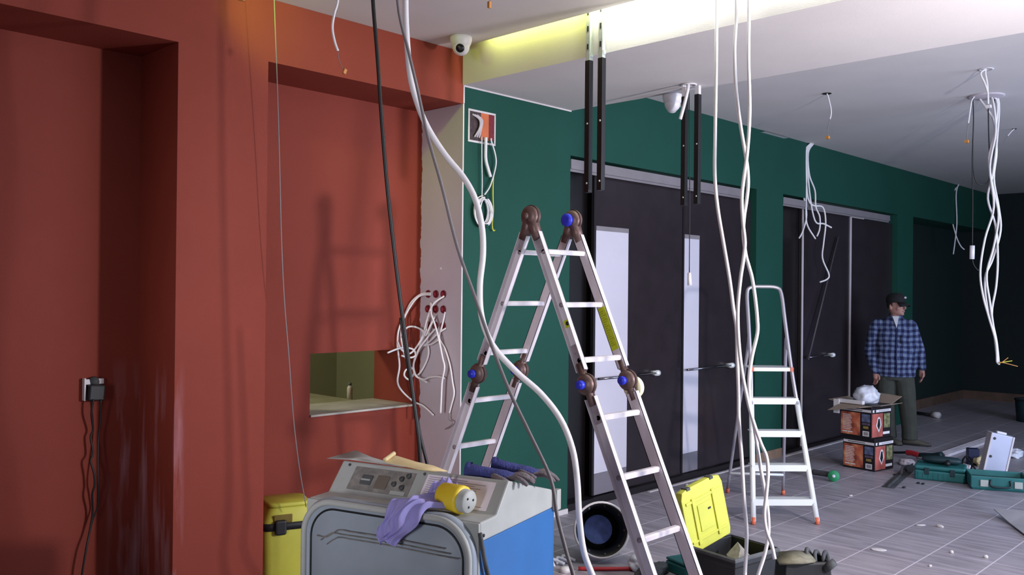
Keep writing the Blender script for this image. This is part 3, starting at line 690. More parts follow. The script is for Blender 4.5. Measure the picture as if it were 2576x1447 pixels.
tr = [(2486, 245), (2487, 330), (2490, 420), (2487, 455), (2470, 465), (2455, 455), (2448, 420), (2447, 350)]
cable('pendant_cable', 'black wire looping below the round ceiling plate', dpath(tr, d+.03), .0045, M['black_cable'])
tr = [(2502, 245), (2502, 340), (2499, 440), (2503, 500), (2500, 640)]
cable('pendant_cable', 'straight black wire hanging inside the long white bundle', dpath(tr, d+.09), .004, M['black_cable'])

# bundle at the wall head over the far opening
def bundle(px, py, tracks, labels, r, dz=0):
    h = onZ(px, py, ZC); h.y = -.03; d = (h-CAM).dot(FW)
    for tr, lab in zip(tracks, labels):
        cable('wall_cable', lab, [Vector((h.x+random.uniform(-.04, .04), -.03, ZC-.002))] + dpath(tr, d-.03), r, M['white_cable'])
bundle(2030, 362, [[(2020, 385), (2017, 440), (2021, 490), (2029, 540), (2020, 580), (2010, 600)],
                   [(2028, 385), (2029, 440), (2028, 500), (2029, 560), (2048, 596), (2052, 600)],
                   [(2033, 385), (2036, 440), (2050, 480), (2052, 520), (2062, 545), (2062, 575), (2055, 595)],
                   [(2027, 380), (2028, 450), (2033, 500), (2046, 517), (2070, 522), (2077, 560), (2072, 610), (2069, 650), (2085, 690), (2080, 703), (2062, 710)],
                   [(2031, 385), (2036, 480), (2050, 555), (2072, 563), (2092, 573)]],
       ['white cable over the far opening that curls out to the left', 'white cable over the far opening ending low in the middle', 'white cable over the far opening making a hook on the right', 'longest white cable over the far opening, zigzagging down the black door', 'white cable over the far opening bending out straight to the right'], .0085)
bundle(2402, 465, [[(2396, 490), (2393, 540), (2404, 590), (2416, 618), (2426, 628)], [(2405, 490), (2407, 560), (2402, 610), (2398, 640)]],
       ['thin cable over the dark far recess ending at the right', 'thin cable over the dark far recess ending at the left'], .009)
a = onY(1918, 332, -.02); b = onY(1976, 348, -.02)
tag(MB().box((a.x, -.05, b.z-.0), (b.x, -.001, a.z)).build('air_vent', M['white_plastic'], bevel=.004), 'small white box where the green wall meets the far ceiling', 'vent')

# ------------------------------------------------------------------ junction box in the green wall
def junction():
    x0, x1, z0, z1 = 3.948, 4.170, 2.574, 2.760
    root = thing('junction_box', 'open recessed wiring box with orange inside in the green wall', 'junction box', ((x0+x1)/2, -.004, (z0+z1)/2))
    L = local(root); wd = .014
    mb = MB()
    for lo, hi in (((x0-wd, -.007, z0-wd), (x1+wd, -.0005, z0)), ((x0-wd, -.007, z1), (x1+wd, -.0005, z1+wd)), ((x0-wd, -.007, z0), (x0, -.0005, z1)), ((x1, -.007, z0), (x1+wd, -.0005, z1))):
        mb.box(L(lo), L(hi))
    mb.build('plaster_edge', M['plaster_rim'], root, bevel=.003)
    MB().box(L((x0, -.004, z0)), L((x0+.10, -.0008, z1))).build('dark_back', mat('dark_box_back', (70, 56, 58), .9, var=.5, scale=40), root)
    MB().box(L((x0+.10, -.005, z0+.01)), L((x1-.05, -.0008, z1))).build('orange_back', M['orange_box'], root)
    MB().box(L((x1-.05, -.006, z0+.02)), L((x1, -.0008, z1))).build('side_face', M['dark_red'], root)
    for k in range(3):
        mb = MB(); mb.tube([L((x0+.02+.02*k, -.008, z1-.02)), L((x0+.07+.012*k, -.022, z1-.05)), L((x0+.075+.008*k, -.02, z1-.10)), L((x0+.035+.02*k, -.014, z0+.02))], .006, 7); mb.build('inner_cable', M['gray_board'], root)
junction()
cable('wall_cable', 'thick short white cable hanging from the orange wiring box', [Vector((4.07, -.03, 2.60))] + [onY(x, y, -.03) for x, y in ((1222, 365), (1222, 400), (1228, 425), (1234, 445))], .0105, M['white_cable'])
cable('wall_cable', 'thin white wire from the orange wiring box bowing out to the right', [Vector((4.12, -.03, 2.60))] + [onY(x, y, -.03) for x, y in ((1236, 355), (1245, 385), (1248, 410), (1242, 440), (1232, 470), (1219, 490))], .005, M['white_cable'])
cable('wall_cable', 'yellow wire hanging on the green wall beside the wire coil', [onY(x, y, -.024) for x, y in ((1245, 425), (1241, 450), (1240, 490), (1241, 530), (1238, 565), (1241, 580), (1245, 579))], .004, M['yellow_wire'])
root = thing('cable_coil', 'coil of thin white wire hanging on the green wall under the wiring box', 'cable coil', onY(1216, 533, -.03)); L = local(root)
mb = MB(); mb.tube([L((4.035, -.028, 2.60)), L(onY(1212, 400, -.025)), L(onY(1213, 460, -.025)), L(onY(1212, 502, -.03))], .004, 6); mb.build('lead', M['white_cable'], root)
for k in range(9):
    mb = MB(); ph = random.uniform(0, 6); ax = .078 - .0035*k*random.uniform(.6, 1.3); az = .098 - .002*k
    ring = [(math.cos(2*PI*i/28)*ax + .012*math.sin(k*2.1), -.006*(k % 4) + .006, math.sin(2*PI*i/28)*az + .006*math.cos(k*1.7)) for i in range(29)]
    mb.tube(ring, .0042, 6, sub=1); mb.build('loop', M['white_cable'], root)
for z in (.095, -.092):
    mb = MB(); mb.cbox((.012, -.008, z), (.022, .04, .022)); mb.build('tie', M['green'], root, bevel=.004)

# ------------------------------------------------------------------ sockets and tangle on the jamb
XS = XJ-.008
k = 0
rows = ['top', 'middle', 'bottom']; cols = ['back', 'centre', 'front']
for r, py in enumerate((740, 778, 820)):
    for c, yy in enumerate((.315, .238, .164)):
        z = (1.578, 1.479, 1.371)[r]
        root = thing('socket_box', f'round dark red wall box in the grey reveal, {rows[r]} row, {cols[c]} one', 'socket box', (XS, yy, z), 0, 'wall boxes in the grey reveal')
        mb = MB(); mb.lathe([(0, .002), (.018, .002), (.020, .007), (.024, .007), (.026, .0)], (0, 0, 0), (-1, 0, 0), 18); mb.build('cup', M['dark_red'], root)
        mb = MB(); mb.cbox((-.006, .002, .0), (.008, .016, .024)); mb.build('tab', mat('red_tab', (150, 40, 56)) if k == 0 else bpy.data.materials['red_tab'], root)
        k += 1
XT = XJ-.05
def jt(px, py, x=XT, off=.03):
    p = onX(px, py, x)
    return p if p.y < ND-off else onY(px, py, ND-off)
TG = [([(1085, 738), (1060, 740), (1035, 760), (1020, 790), (1003, 830), (1000, 870), (1005, 920), (1000, 960), (1012, 985), (1040, 1010), (1065, 1022), (1090, 1045)], 'pale cable looping left and low, ending beside the hatch sill'),
      ([(1085, 742), (1055, 745), (1030, 775), (1012, 815), (1010, 860), (1020, 900), (1030, 920), (1042, 935), (1030, 955), (1017, 945), (1022, 930), (1040, 928)], 'pale cable ending in a small curl beside the black cable'),
      ([(1098, 825), (1075, 850), (1050, 885), (1040, 920), (1045, 945), (1065, 955), (1080, 950), (1100, 948), (1118, 952)], 'pale cable bending flat across the reveal'),
      ([(1118, 745), (1090, 765), (1075, 800), (1065, 840), (1050, 870), (1030, 890), (1010, 880), (1000, 860)], 'pale cable running from the top row into the tangle'),
      ([(1084, 760), (1085, 790), (1095, 820), (1105, 860), (1113, 900), (1118, 925), (1112, 960), (1110, 1000), (1108, 1040)], 'thick white cable hanging straight down the reveal'),
      ([(1120, 785), (1112, 820), (1105, 850), (1120, 880), (1132, 920), (1138, 960), (1142, 990), (1135, 1020), (1130, 1040)], 'white cable bowing to the front edge of the reveal'),
      ([(1122, 826), (1100, 840), (1078, 862), (1062, 870), (1085, 866), (1103, 855)], 'short pale loop below the bottom row'),
      ([(1098, 790), (1082, 820), (1070, 845), (1060, 830), (1040, 822), (1022, 826), (1012, 850)], 'pale cable arching over the tangle to the left'),
      ([(1078, 800), (1072, 830), (1060, 860), (1045, 900), (1040, 930), (1052, 950), (1073, 962)], 'thin pale cable ending at a fork in the middle'),
      ([(975, 888), (1000, 878), (1020, 875), (1040, 880), (1045, 895), (1030, 900), (1010, 895)], 'pale cable with its cut end poking left over the hatch'),
      ([(1090, 810), (1075, 850), (1078, 890), (1065, 925), (1048, 945), (1040, 920), (1050, 890), (1065, 870)], 'pale cable hanging in a long loop in the tangle'),
      ([(1130, 1040), (1130, 1055), (1140, 1062), (1133, 1072), (1120, 1080)], 'thin frayed wire end low on the reveal')]
for i, (tr, lab) in enumerate(TG):
    x = XJ-.03-.012*(i % 5); pts = [jt(a, b, min(XJ-.012, x) if (a > 1050) else x-.02, .02+.012*(i % 5)) for a, b in tr]
    if tr[0][0] > 1070 and i != 11: pts[0] = jt(*tr[0], XJ-.012)
    cable('socket_cable', lab, pts, .0062 if i not in (8, 11) else .0035, M['white_cable'] if i != 11 else M['gray_cable'], group='cables hanging from the wall boxes')
p = jt(1109, 676, XJ-.007)
mb = MB(); mb.ellipsoid(p, (.006, .008, .008)); tag(mb.build('wall_screw', M['white_plastic']), 'tiny white screw head above the wall boxes on the grey reveal', 'screw')

# ------------------------------------------------------------------ black socket on the left niche wall
q = onY(235, 985, ND-.02)
root = thing('wall_socket', 'black socket hanging loose from a white frame in the left red niche', 'socket', (q.x, ND, q.z)); L = local(root)
MB().box(L(onY(206, 1008, ND-.001)), L(onY(217, 952, ND-.03))).box(L(onY(208, 968, ND-.001)), L(onY(262, 952, ND-.02))).build('white_frame', M['white_plastic'], root, bevel=.002)
mb = MB(); mb.cbox(L(onY(240, 988, ND-.03)), (.078, .05, .08), Matrix.Rotation(.08, 4, 'Y')); mb.build('socket_body', M['black_plastic'], root, bevel=.008)
mb = MB(); mb.cyl(L(onY(236, 960, ND-.004)), L(onY(236, 962, ND-.026)), .026, 18); mb.build('socket_face', M['gray_plastic'], root)
for tr, r in (([(235, 1005), (230, 1040), (234, 1080), (228, 1100), (234, 1140), (228, 1160), (236, 1190), (238, 1220), (232, 1245), (233, 1290), (225, 1340), (217, 1380), (206, 1447), (200, 1500)], .0052), ([(254, 1005), (252, 1060), (247, 1110), (246, 1200), (247, 1240), (245, 1275), (236, 1300), (226, 1335)], .004)):
    mb = MB(); mb.tube([L(onY(x, y, ND-.045+.012*math.sin(y*.03))) for x, y in tr], r, 7); mb.build('wire', M['black_cable'], root)

# ------------------------------------------------------------------ grey and blue machine
MC = Vector((2.101, -2.029, 0)); MA = math.atan2(-.963, .271)
def machine():
    root = thing('plaster_machine', 'grey site machine with blue lower side and rounded front cover, below the ladder', 'machine', MC, MA)
    W0 = -.742
    side = [(0, .02), (0, .822), (.11, .824), (.2, .927), (.555, .828), (.58, .815), (.58, .02)]
    fn = lambda a, b, d: (d, a, b)
    mb = MB(); mb.prism([(0, .755), (0, .822), (.11, .823), (.2, .927), (.555, .828), (.58, .815), (.58, .755)], W0, 0, fn)
    mb.build('upper_body', M['machine_gray'], root, bevel=.006)
    MB().box((W0, 0, .04), (0, .58, .755)).build('lower_body', M['machine_blue'], root, bevel=.004)
    MB().box((W0+.03, .03, 0), (-.03, .55, .04)).build('plinth', M['black_plastic'], root)
    # front frame in grey with a rounded, slightly domed cover
    MB().box((W0, -.012, .03), (.0, .001, .82)).build('front_plate', M['machine_gray'], root, bevel=.004)
    def arch(inset, top):
        x0, x1 = W0+.004+inset, -.004-inset; R = .135-inset*.6; pts = [(x0, .06)]
        for i in range(13): a = PI - i*PI/24; pts.append((x0+R+R*math.cos(a), top-R+R*math.sin(a)))
        for i in range(13): a = PI/2 - i*PI/24; pts.append((x1-R+R*math.cos(a), top-R+R*math.sin(a)))
        pts.append((x1, .06)); return pts
    o = arch(0, .842); 
    levels = [(0, -.012), (0, -.035), (.012, -.046), (.028, -.046), (.04, -.034), (.05, -.044), (.12, -.062), (.22, -.07)]
    mb = MB(); rings = []
    for ins, y in levels:
        pts = arch(ins, .842-ins); rings.append([(x, y, z) for x, z in pts])
    mb.rings(rings, cap=True); cv = mb.build('front_cover', M['machine_cover'], root)
    mb = MB(); mb.tube([(x, -.046, z) for x, z in arch(.014, .828)], .012, 8, sub=1); mb.build('cover_rim', M['machine_gray'], root)
    mb = MB(); mb.tube([(x, -.038, z) for x, z in arch(.040, .802)], .004, 6, sub=1); mb.build('seal', M['black_plastic'], root)
    for zz, kx in ((.742, .0), (.728, .02), (.716, .05)):
        mb = MB(); mb.tube([(x, -.071+.02*abs((x+.37)/.37)**4+.004, zz-.012*((x+.37)/.37)**2-(.03 if x < -.6 else 0)) for x in [W0+.09+kx+.05*i for i in range(12)]], .0022, 5, sub=2); mb.build('scuff_line', M['dust'], cv)
    # sloping control panel: plane through ledge (.11,.824) and ridge (.2,.927)
    e = Vector((0, .09, .103)).normalized(); nrm = Vector((0, -.103, .09)).normalized()
    def S(u, t, k=.0): return Vector((u, .11, .824)) + e*t + nrm*k      # t: 0..0.137 up the slope
    def plate(name, m, u0, u1, t0, t1, k0=-.001, k1=.002, parent=root, bevel=0):
        mb = MB(); v = [S(u, t, k) for k in (k0, k1) for (u, t) in ((u0, t0), (u1, t0), (u1, t1), (u0, t1))]
        mb.add(v, [(0,3,2,1),(4,5,6,7),(0,1,5,4),(1,2,6,5),(2,3,7,6),(3,0,4,7)]); return mb.build(name, m, parent, bevel=bevel)
    cp = plate('control_panel', M['dust'], -.665, -.385, .02, .118)
    plate('rocker_switch', M['gray_plastic'], -.615, -.565, .045, .085, .0, .008, cp, .003)
    plate('rocker_switch', M['machine_gray'], -.61, -.57, .06, .066, .008, .011, cp)
    plate('display_window', mat('brown_window', (110, 100, 90), .3), -.545, -.49, .035, .09, .0, .007, cp, .003)
    for (u, t) in ((-.46, .06), (-.435, .085), (-.42, .05), (-.41, .1)):
        mb = MB(); mb.cyl(S(u, t), S(u, t, .012), .009, 12); mb.build('knob', M['gray_plastic'], cp)
    plate('dusty_label', M['machine_gray'], -.465, -.40, .02, .036, .0, .003, cp)
    for u in (-.7, -.35): 
        mb = MB(); mb.cyl(S(u, .12), S(u, .12, .005), .005, 10); mb.build('bolt', M['gray_plastic'], root)
    pn = plate('info_sheet', M['paper'], -.335, -.045, .008, .122, .0, .0012)
    for i in range(12):
        t = .018+.0085*i; L0 = random.uniform(.12, .26)
        plate('text_line', M['ink'], -.325, -.325+L0, t, t+.0022, .0012, .0016, pn)
    # ledge bracket and fixing on the right
    MB().box((-.002, .562, .745), (.02, .60, .825)).build('back_bracket', M['machine_gray'], root, bevel=.003)
    mb = MB(); mb.cyl((0, .02, .775), (.003, .02, .775), .006, 10); mb.build('bolt', M['black_plastic'], root)
    mb = MB(); mb.tube([(.004, -.01, .79), (.012, .0, .72), (.014, .02, .66), (.02, .05, .58), (.02, .06, .48), (.015, .05, .3)], .008, 8); mb.build('drain_hose', M['gray_plastic'], root)
    return root, S
mroot, MS = machine()
MM = Matrix.Translation(MC) @ Matrix.Rotation(MA, 4, 'Z')
# yellow socket adaptor lying on the ledge
ax = (MM.to_3x3() @ Vector((.97, -.16, -.06))).normalized(); c0 = MM @ Vector((-.145, .065, .876))
root = thing('power_socket', 'yellow round socket outlet with grey face lying on the machine ledge', 'socket', c0); L = lambda p: Vector(p)-c0
mb = MB(); mb.lathe([(0, -.06), (.036, -.06), (.044, -.05), (.050, .03), (.049, .04), (.042, .042)], (0, 0, 0), ax, 28, cap=True); mb.build('shell', M['yellow_amber'], root)
mb = MB(); mb.lathe([(0, .072), (.036, .072), (.041, .066), (.041, .0)], (0, 0, 0), ax, 24); fc = mb.build('socket_face', M['machine_gray'], root)
N_ = ax.orthogonal().normalized(); B_ = ax.cross(N_)
for k in range(3):
    p = ax*.072 + (N_*math.cos(k*2.1+.5) + B_*math.sin(k*2.1+.5))*.018
    mb = MB(); mb.cyl(p - ax*.002, p + ax*.001, .0045, 8); mb.build('pin_hole', M['black_plastic'], fc)
# lavender rag over the ledge and front cover
def rag():
    nu, nv = 26, 34; v = []; f = []
    # path in machine (y,z): on the panel, over the ledge, down the cover
    path = [(.150, .884), (.125, .852), (.09, .836), (.03, .838), (-.03, .85), (-.058, .842), (-.074, .815), (-.08, .785), (-.083, .76), (-.085, .74)]
    def pt(s):
        x = s*(len(path)-1); i = min(int(x), len(path)-2); t = x-i; return (path[i][0]*(1-t)+path[i+1][0]*t, path[i][1]*(1-t)+path[i+1][1]*t)
    for j in range(nv+1):
        s = j/nv; y, z = pt(s)
        cx = -.225 - .075*s + .015*math.sin(s*5); wd = .05 + .03*math.sin(PI*min(1, s*1.05)) - .012*s
        for i in range(nu+1):
            q = i/nu*2-1
            fold = .017*math.sin(q*7 + s*4 + 1.2*math.sin(s*6)) + .008*math.sin(q*13 - s*9) + .012*noise.noise(Vector((q*2.2, s*6, 3)))
            hgt = .020*(1-q*q) + abs(fold) + .004
            slope = min(1, max(0, (s-.45)/.15))
            ox = .010*math.sin(s*17+q*3)
            v.append((cx + q*wd + ox, y - hgt*(.35+.65*slope), z + hgt*(1-.85*slope) - (.02*q*q*slope)))
    for j in range(nv):
        for i in range(nu): a = j*(nu+1)+i; f.append((a, a+1, a+nu+2, a+nu+1))
    mb = MB(); mb.add([MM @ Vector(p) for p in v], f, True); o = mb.build('cleaning_rag', M['lavender'])
    s = o.modifiers.new('solid', 'SOLIDIFY'); s.thickness = .004; s.offset = 1
    b = o.modifiers.new('sub', 'SUBSURF'); b.levels = 1; b.render_levels = 1
    tag(o, 'crumpled lavender rag draped over the front of the grey machine', 'rag')
rag()
# papers at the ridge
def sheet(name, m, label, pts, cat='paper', curl=None):
    mb = MB(); v = [MM @ Vector(p) for p in pts]; n = len(v)//2
    mb.add(v, [(i, i+1, n+i+1, n+i) for i in range(n-1)], True); o = mb.build(name, m); s = o.modifiers.new('solid', 'SOLIDIFY'); s.thickness = .0015; tag(o, label, cat)
sheet('paper_sheet', M['machine_gray'], 'grey paper sheet sticking out over the left end of the machine top', [(-.80, .17, .934), (-.70, .19, .936), (-.58, .2, .932), (-.47, .2, .931), (-.76, .30, .95), (-.68, .30, .93), (-.56, .31, .91), (-.44, .31, .905)])
sheet('paper_sheet', M['cream'], 'cream paper with curled corner lying on the ridge of the machine', [(-.545, .20, .945), (-.53, .195, .94), (-.45, .195, .935), (-.38, .19, .93), (-.31, .195, .929), (-.555, .27, .955), (-.535, .275, .952), (-.45, .28, .937), (-.37, .28, .93), (-.30, .27, .918)])
mb = MB(); mb.tube([MM @ Vector(p) for p in ((-.56, .285, .958), (-.55, .24, .952), (-.545, .205, .946))], .009, 8); tag(mb.build('paper_roll', M['cream']), 'small curled cream paper edge on the machine ridge', 'paper')
# two work gloves on the back of the machine
def glove(loc, rz, tilt, label, seed):
    rnd = random.Random(seed)
    root = thing('work_glove', label, 'glove', loc, rz); root.rotation_euler = (0, tilt, rz); root.scale = (.86, .86, .74)
    mb = MB()
    mb.rings([[Vector((x, math.cos(2*PI*k/14)*hy, math.sin(2*PI*k/14)*hz + cz)) for k in range(14)] for x, hy, hz, cz in ((-.14, .030, .024, .035), (-.12, .046, .030, .036), (-.07, .040, .026, .032), (-.02, .045, .026, .028), (.03, .05, .024, .026), (.065, .048, .018, .022), (.075, .04, .01, .02))])
    o = mb.build('glove_body', M['glove_blue'], root)
    mb = MB(); mb.lathe([(.036, -.01), (.040, 0), (.038, .012)], (-.132, 0, .035), (1, 0, 0), 18); mb.build('cuff', M['glove_blue'], root)
    for k, (y, ln, bend) in enumerate(((-.036, .075, .3), (-.012, .09, .2), (.013, .085, .25), (.036, .066, .35))):
        b0 = Vector((.062, y, .024)); jt_ = rnd.uniform(-.15, .15)
        p1_ = b0 + Vector((ln*.5, y*.25 + jt_*.02, .006)); p2_ = p1_ + Vector((ln*.38, y*.2 + jt_*.03, -.012)); p3_ = p2_ + Vector((ln*.22, 0, -.014))
        mb = MB(); mb.tube([b0 - Vector((.02, 0, 0)), b0, p1_, p2_, p3_], .0125, 9, radii=[.0125, .013, .0128, .012, .008]); mb.build('finger', M['glove_gray'], root)
    mb = MB(); mb.tube([(-.01, -.038, .026), (.015, -.062, .026), (.045, -.078, .022), (.066, -.08, .016)], .014, 9, radii=[.016, .015, .0135, .008]); mb.build('thumb', M['glove_gray'], root)
    return root
g1 = MM @ Vector((-.115, .30, .915)); g2 = MM @ Vector((-.075, .43, .885))
glove(MM @ Vector((-.085, .27, .908)), MA+.25, .05, 'navy work glove lying nearest on the machine top, grey fingers to the right', 1)
glove(MM @ Vector((-.06, .42, .90)), MA+.38, .12, 'navy work glove lying behind the other one on the machine top', 2)

# ------------------------------------------------------------------ yellow bin in the niche
def bin_():
    a = onY(668, 1243, .2); b = onY(776, 1300, .2); cx = (a.x+b.x)/2-.012; top = a.z-.055
    root = thing('yellow_canister', 'dull yellow canister with a black strap standing at the red niche edge', 'canister', (cx, .2, 0), -.35)
    hw, hd = .15, .13
    def rr(hx, hy, z, r=.05):
        pts = []
        for (sx, sy, a0) in ((1, 1, 0), (-1, 1, PI/2), (-1, -1, PI), (1, -1, 1.5*PI)):
            for i in range(5): t = a0+i*PI/8; pts.append(Vector((sx*(hx-r)+r*math.cos(t), sy*(hy-r)+r*math.sin(t), z)))
        return pts
    mb = MB(); mb.rings([rr(hw*.93, hd*.93, 0), rr(hw*.97, hd*.97, .02), rr(hw, hd, .25), rr(hw, hd, top-.12), rr(hw*.97, hd*.97, top-.085), rr(hw*.78, hd*.86, top-.02), rr(hw*.72, hd*.8, top-.008)]); mb.build('body', M['yellow_bin'], root)
    mb = MB(); mb.rings([rr(hw*.77, hd*.86, top-.012), rr(hw*.79, hd*.88, top-.006), rr(hw*.79, hd*.88, top+.006), rr(hw*.74, hd*.83, top+.012)]); mb.build('lid', M['yellow_bin'], root)
    mb = MB(); mb.rings([[p*1 for p in rr(hw*1.01, hd*1.012, z)] for z in (.285, .325)], cap=False); s = mb.build('strap', M['black_plastic'], root)
    so = s.modifiers.new('solid', 'SOLIDIFY'); so.thickness = .004; so.offset = 1
    MB().cbox((-.055, -hd-.012, .303), (.062, .03, .082)).build('buckle', M['black_plastic'], root, bevel=.012)
    MB().cbox((.105, -hd-.003, .27), (.03, .01, .10), Matrix.Rotation(.3, 4, 'Y')).build('strap_tail', M['black_plastic'], root)
    MB().cbox((-.04, -hd*.98, top-.07), (.1, .008, .045)).build('dirt_recess', M['brown_dirt'], root, bevel=.004)
    mb = MB(); mb.ellipsoid((.125, -hd*.75, top-.06), (.012, .012, .014)); mb.build('valve_hole', M['black_plastic'], root)
bin_()

# ------------------------------------------------------------------ counter seen through the hatch
root = thing('work_table', 'cluttered low table in the room behind the hatch', 'table', (3.0, 1.9, 0))
MB().box((-.8, -.45, .70), (1.2, .5, .74)).build('tabletop', mat('pale_board', (160, 156, 140), .7, var=.2), root)
for sx in (-.75, 1.13):
    for sy in (-.4, .42): MB().box((sx, sy, 0), (sx+.05, sy+.05, .70)).build('leg', M['wood_strip'], root)
p = onY(880, 988, 1.6); p.z = .74
root = thing('small_bottle', 'small bottle standing on the table behind the hatch', 'bottle', p)
mb = MB(); mb.lathe([(0, 0), (.022, 0), (.022, .09), (.012, .11)], (0, 0, 0), (0, 0, 1), 14, cap=True); mb.build('body', M['white_plastic'], root)
mb = MB(); mb.lathe([(0, .11), (.014, .11), (.014, .13), (0, .13)], (0, 0, 0), (0, 0, 1), 14); mb.build('cap', mat('blue_grey_cap', (110, 122, 130)), root)
p = onY(912, 945, 3.14)
mb = MB(); mb.cbox(p, (.03, .02, .05)); tag(mb.build('light_switch', M['white_plastic'], bevel=.006), 'small white switch on the dark doorway behind the hatch', 'switch')

# ------------------------------------------------------------------ black toolbox with yellow lid
def toolbox():
    hl, hr = Vector((4.045, -1.60, 0)), Vector((4.392, -1.655, 0))
    ex = (hr-hl).normalized(); ey = Vector((-ex.y, ex.x, 0))*-1      # ey: towards the room
    root = thing('toolbox', 'open black toolbox with its yellow lid standing up, on the floor right of the ladder', 'toolbox', (hl+hr)/2, math.atan2(ex.y, ex.x))
    Wd, D, Hh = .175, .31, .275     # half width, depth, height (local y negative towards the room)
    def ring(s, z): 
        return [(-Wd*s, -D/2-D/2*s, z), (Wd*s, -D/2-D/2*s, z), (Wd*s, -D/2+D/2*s, z), (-Wd*s, -D/2+D/2*s, z)]
    mb = MB(); mb.rings([ring(.86, 0), ring(.95, Hh-.05), ring(1.0, Hh-.045), ring(1.0, Hh), ring(.92, Hh), ring(.86, .02)], smooth=False); mb.build('box_body', M['black_plastic'], root, bevel=.004)
    mb = MB(); mb.rings([ring(.99, Hh+.002), ring(1.04, Hh-.004), ring(1.04, Hh-.018), ring(.995, Hh-.02)], smooth=False, cap=False); mb.build('rim', M['gray_plastic'], root, bevel=.002)
    # lid, hinged at the back edge and leaning back past upright
    lid = bpy.data.objects.new('lid', None); 
    T = Matrix.Translation((0, .012, Hh-.02)) @ Matrix.Rotation(-.22, 4, 'Y') @ Matrix.Rotation(-.06, 4, 'X')
    Lh = .345
    out = [(-.155, 0), (.155, 0), (.165, .03), (.165, Lh-.05), (.15, Lh-.012), (.10, Lh), (-.10, Lh), (-.15, Lh-.012), (-.165, Lh-.05), (-.165, .03)]
    mb = MB()
    mb.rings([[T @ Vector((x*s, y, (z-Lh/2)*s+Lh/2)) for x, z in out] for s, y in ((1, -.028), (1, .0), (.97, .022), (.9, .026))], smooth=False)
    lid = mb.build('lid', M['yellow_tool'], root, bevel=.004)
    # ribs and panels on the face seen
    for x in (-.085, .075):
        MB().box((x-.012, -.036, .03), (x+.012, -.027, Lh-.06), T).build('lid_rib', M['yellow_tool'], lid, bevel=.003)
    MB().box((-.14, -.034, Lh-.085), (.14, -.027, Lh-.07), T).build('lid_rib', M['yellow_tool'], lid, bevel=.002)
    MB().box((-.14, -.034, .05), (.14, -.027, .062), T).build('lid_rib', M['yellow_tool'], lid, bevel=.002)
    MB().box((-.06, -.033, .09), (.05, -.027, Lh-.11), T).build('lid_panel', M['yellow_tool'], lid, bevel=.004)
    MB().box((.015, -.036, .19), (.035, -.032, .20), T).build('lock_hole', M['black_plastic'], lid)
    for x in (-.1, .085): MB().box((x-.014, -.032, Lh-.012), (x+.014, .01, Lh+.004), T).build('latch_notch', M['gray_plastic'], lid, bevel=.002)
    mb = MB()
    for k in range(9): mb.cyl((-.15+.035*k, .006, Hh-.006), (-.13+.035*k, .006, Hh-.006), .008, 10)
    mb.build('hinge', M['gray_plastic'], root)
    return root
toolbox()
# crumpled sheet inside the toolbox
mb = MB(); c = Vector((4.20, -1.80, .20))
mb.add([c+Vector(p) for p in ((-.11, -.06, .0), (.04, -.075, .02), (.06, .03, .085), (-.02, .05, .03), (.0, -.02, .07))], [(0, 1, 4), (1, 2, 4), (2, 3, 4), (3, 0, 4)])
o = mb.build('plastic_scrap', M['dust']); s = o.modifiers.new('solid', 'SOLIDIFY'); s.thickness = .004
tag(o, 'creased grey sheet scrap inside the open black toolbox', 'scrap')

# ------------------------------------------------------------------ bucket on its side
def bucket():
    c = onZ(1515, 1440, 0); ax = Vector((-.69, -.69, .24)).normalized()
    ctr = at(1513, 1368, 5.28); ctr.z = .195
    root = thing('bucket', 'black bucket lying on its side with a bluish inside, behind the ladder foot', 'bucket', ctr); 
    R = .158; Dp = .19
    mb = MB(); mb.lathe([(R*.8, -Dp), (R, .0), (R*.96, .0), (R*.76, -Dp+.01)], (0, 0, 0), ax, 40); mb.build('wall', M['black_plastic'], root)
    mb = MB(); mb.lathe([(0, -Dp+.002), (R*.79, -Dp+.002), (R*.79, -Dp+.012), (0, -Dp+.012)], (0, 0, 0), ax, 40); bt = mb.build('bottom', M['black_plastic'], root)
    mb = MB(); mb.lathe([(0, -Dp+.014), (R*.52, -Dp+.016), (R*.55, -Dp+.012)], (0, 0, 0), ax, 24); mb.build('blue_residue', M['bucket_blue'], bt)
    mb = MB(); mb.lathe([(R*.99, -.022), (R*1.05, -.02), (R*1.05, .004), (R*.98, .006), (R*.97, 0)], (0, 0, 0), ax, 40); mb.build('rim', M['plaster_rim'], root)
    n = ax.orthogonal().normalized(); b = ax.cross(n)
    for k in range(9):
        a = k*.7+.3; p = (n*math.cos(a)+b*math.sin(a))*(R*.9) - ax*.04
        mb = MB(); mb.ellipsoid(p, (.008, .008, .01), seg=8, rg=6); mb.build('plaster_splash', M['gray_plastic'], root)
bucket()

# ------------------------------------------------------------------ floor junk near the ladder foot
def flat(px, py): return onZ(px, py, 0)
p = flat(1448, 1441); q = flat(1598, 1438)
mb = MB(); mb.tube([flat(1455, 1436)+Vector((0, 0, .012)), flat(1530, 1437)+Vector((0, 0, .012)), flat(1596, 1436)+Vector((0, 0, .012))], .011, 8); tag(mb.build('pry_bar', M['red_plastic']), 'red bar lying on the floor below the bucket', 'bar')
mb = MB(); a = flat(1503, 1296); mb.cyl(a + Vector((0, 0, .0)), a + Vector((0, 0, .05)), .016, 12); tag(mb.build('red_cap', M['red_plastic']), 'small red cap standing behind the bucket', 'cap')
a = flat(1421, 1440)
mb = MB(); mb.lathe([(0, 0), (.03, 0), (.033, .012), (.028, .03), (.0, .032)], a, (0, 0, 1), 18); tag(mb.build('tin_lid', M['white_plastic']), 'shiny white lid on the floor right of the blue machine', 'lid')
mb = MB(); a = flat(1405, 1425)
for k in range(3): mb.tube([a + Vector((.05*k-.04, .02*math.sin(k), .008)), a + Vector((.05*k, .05, .03)), a + Vector((.05*k+.03, -.02, .01))], .01, 7)
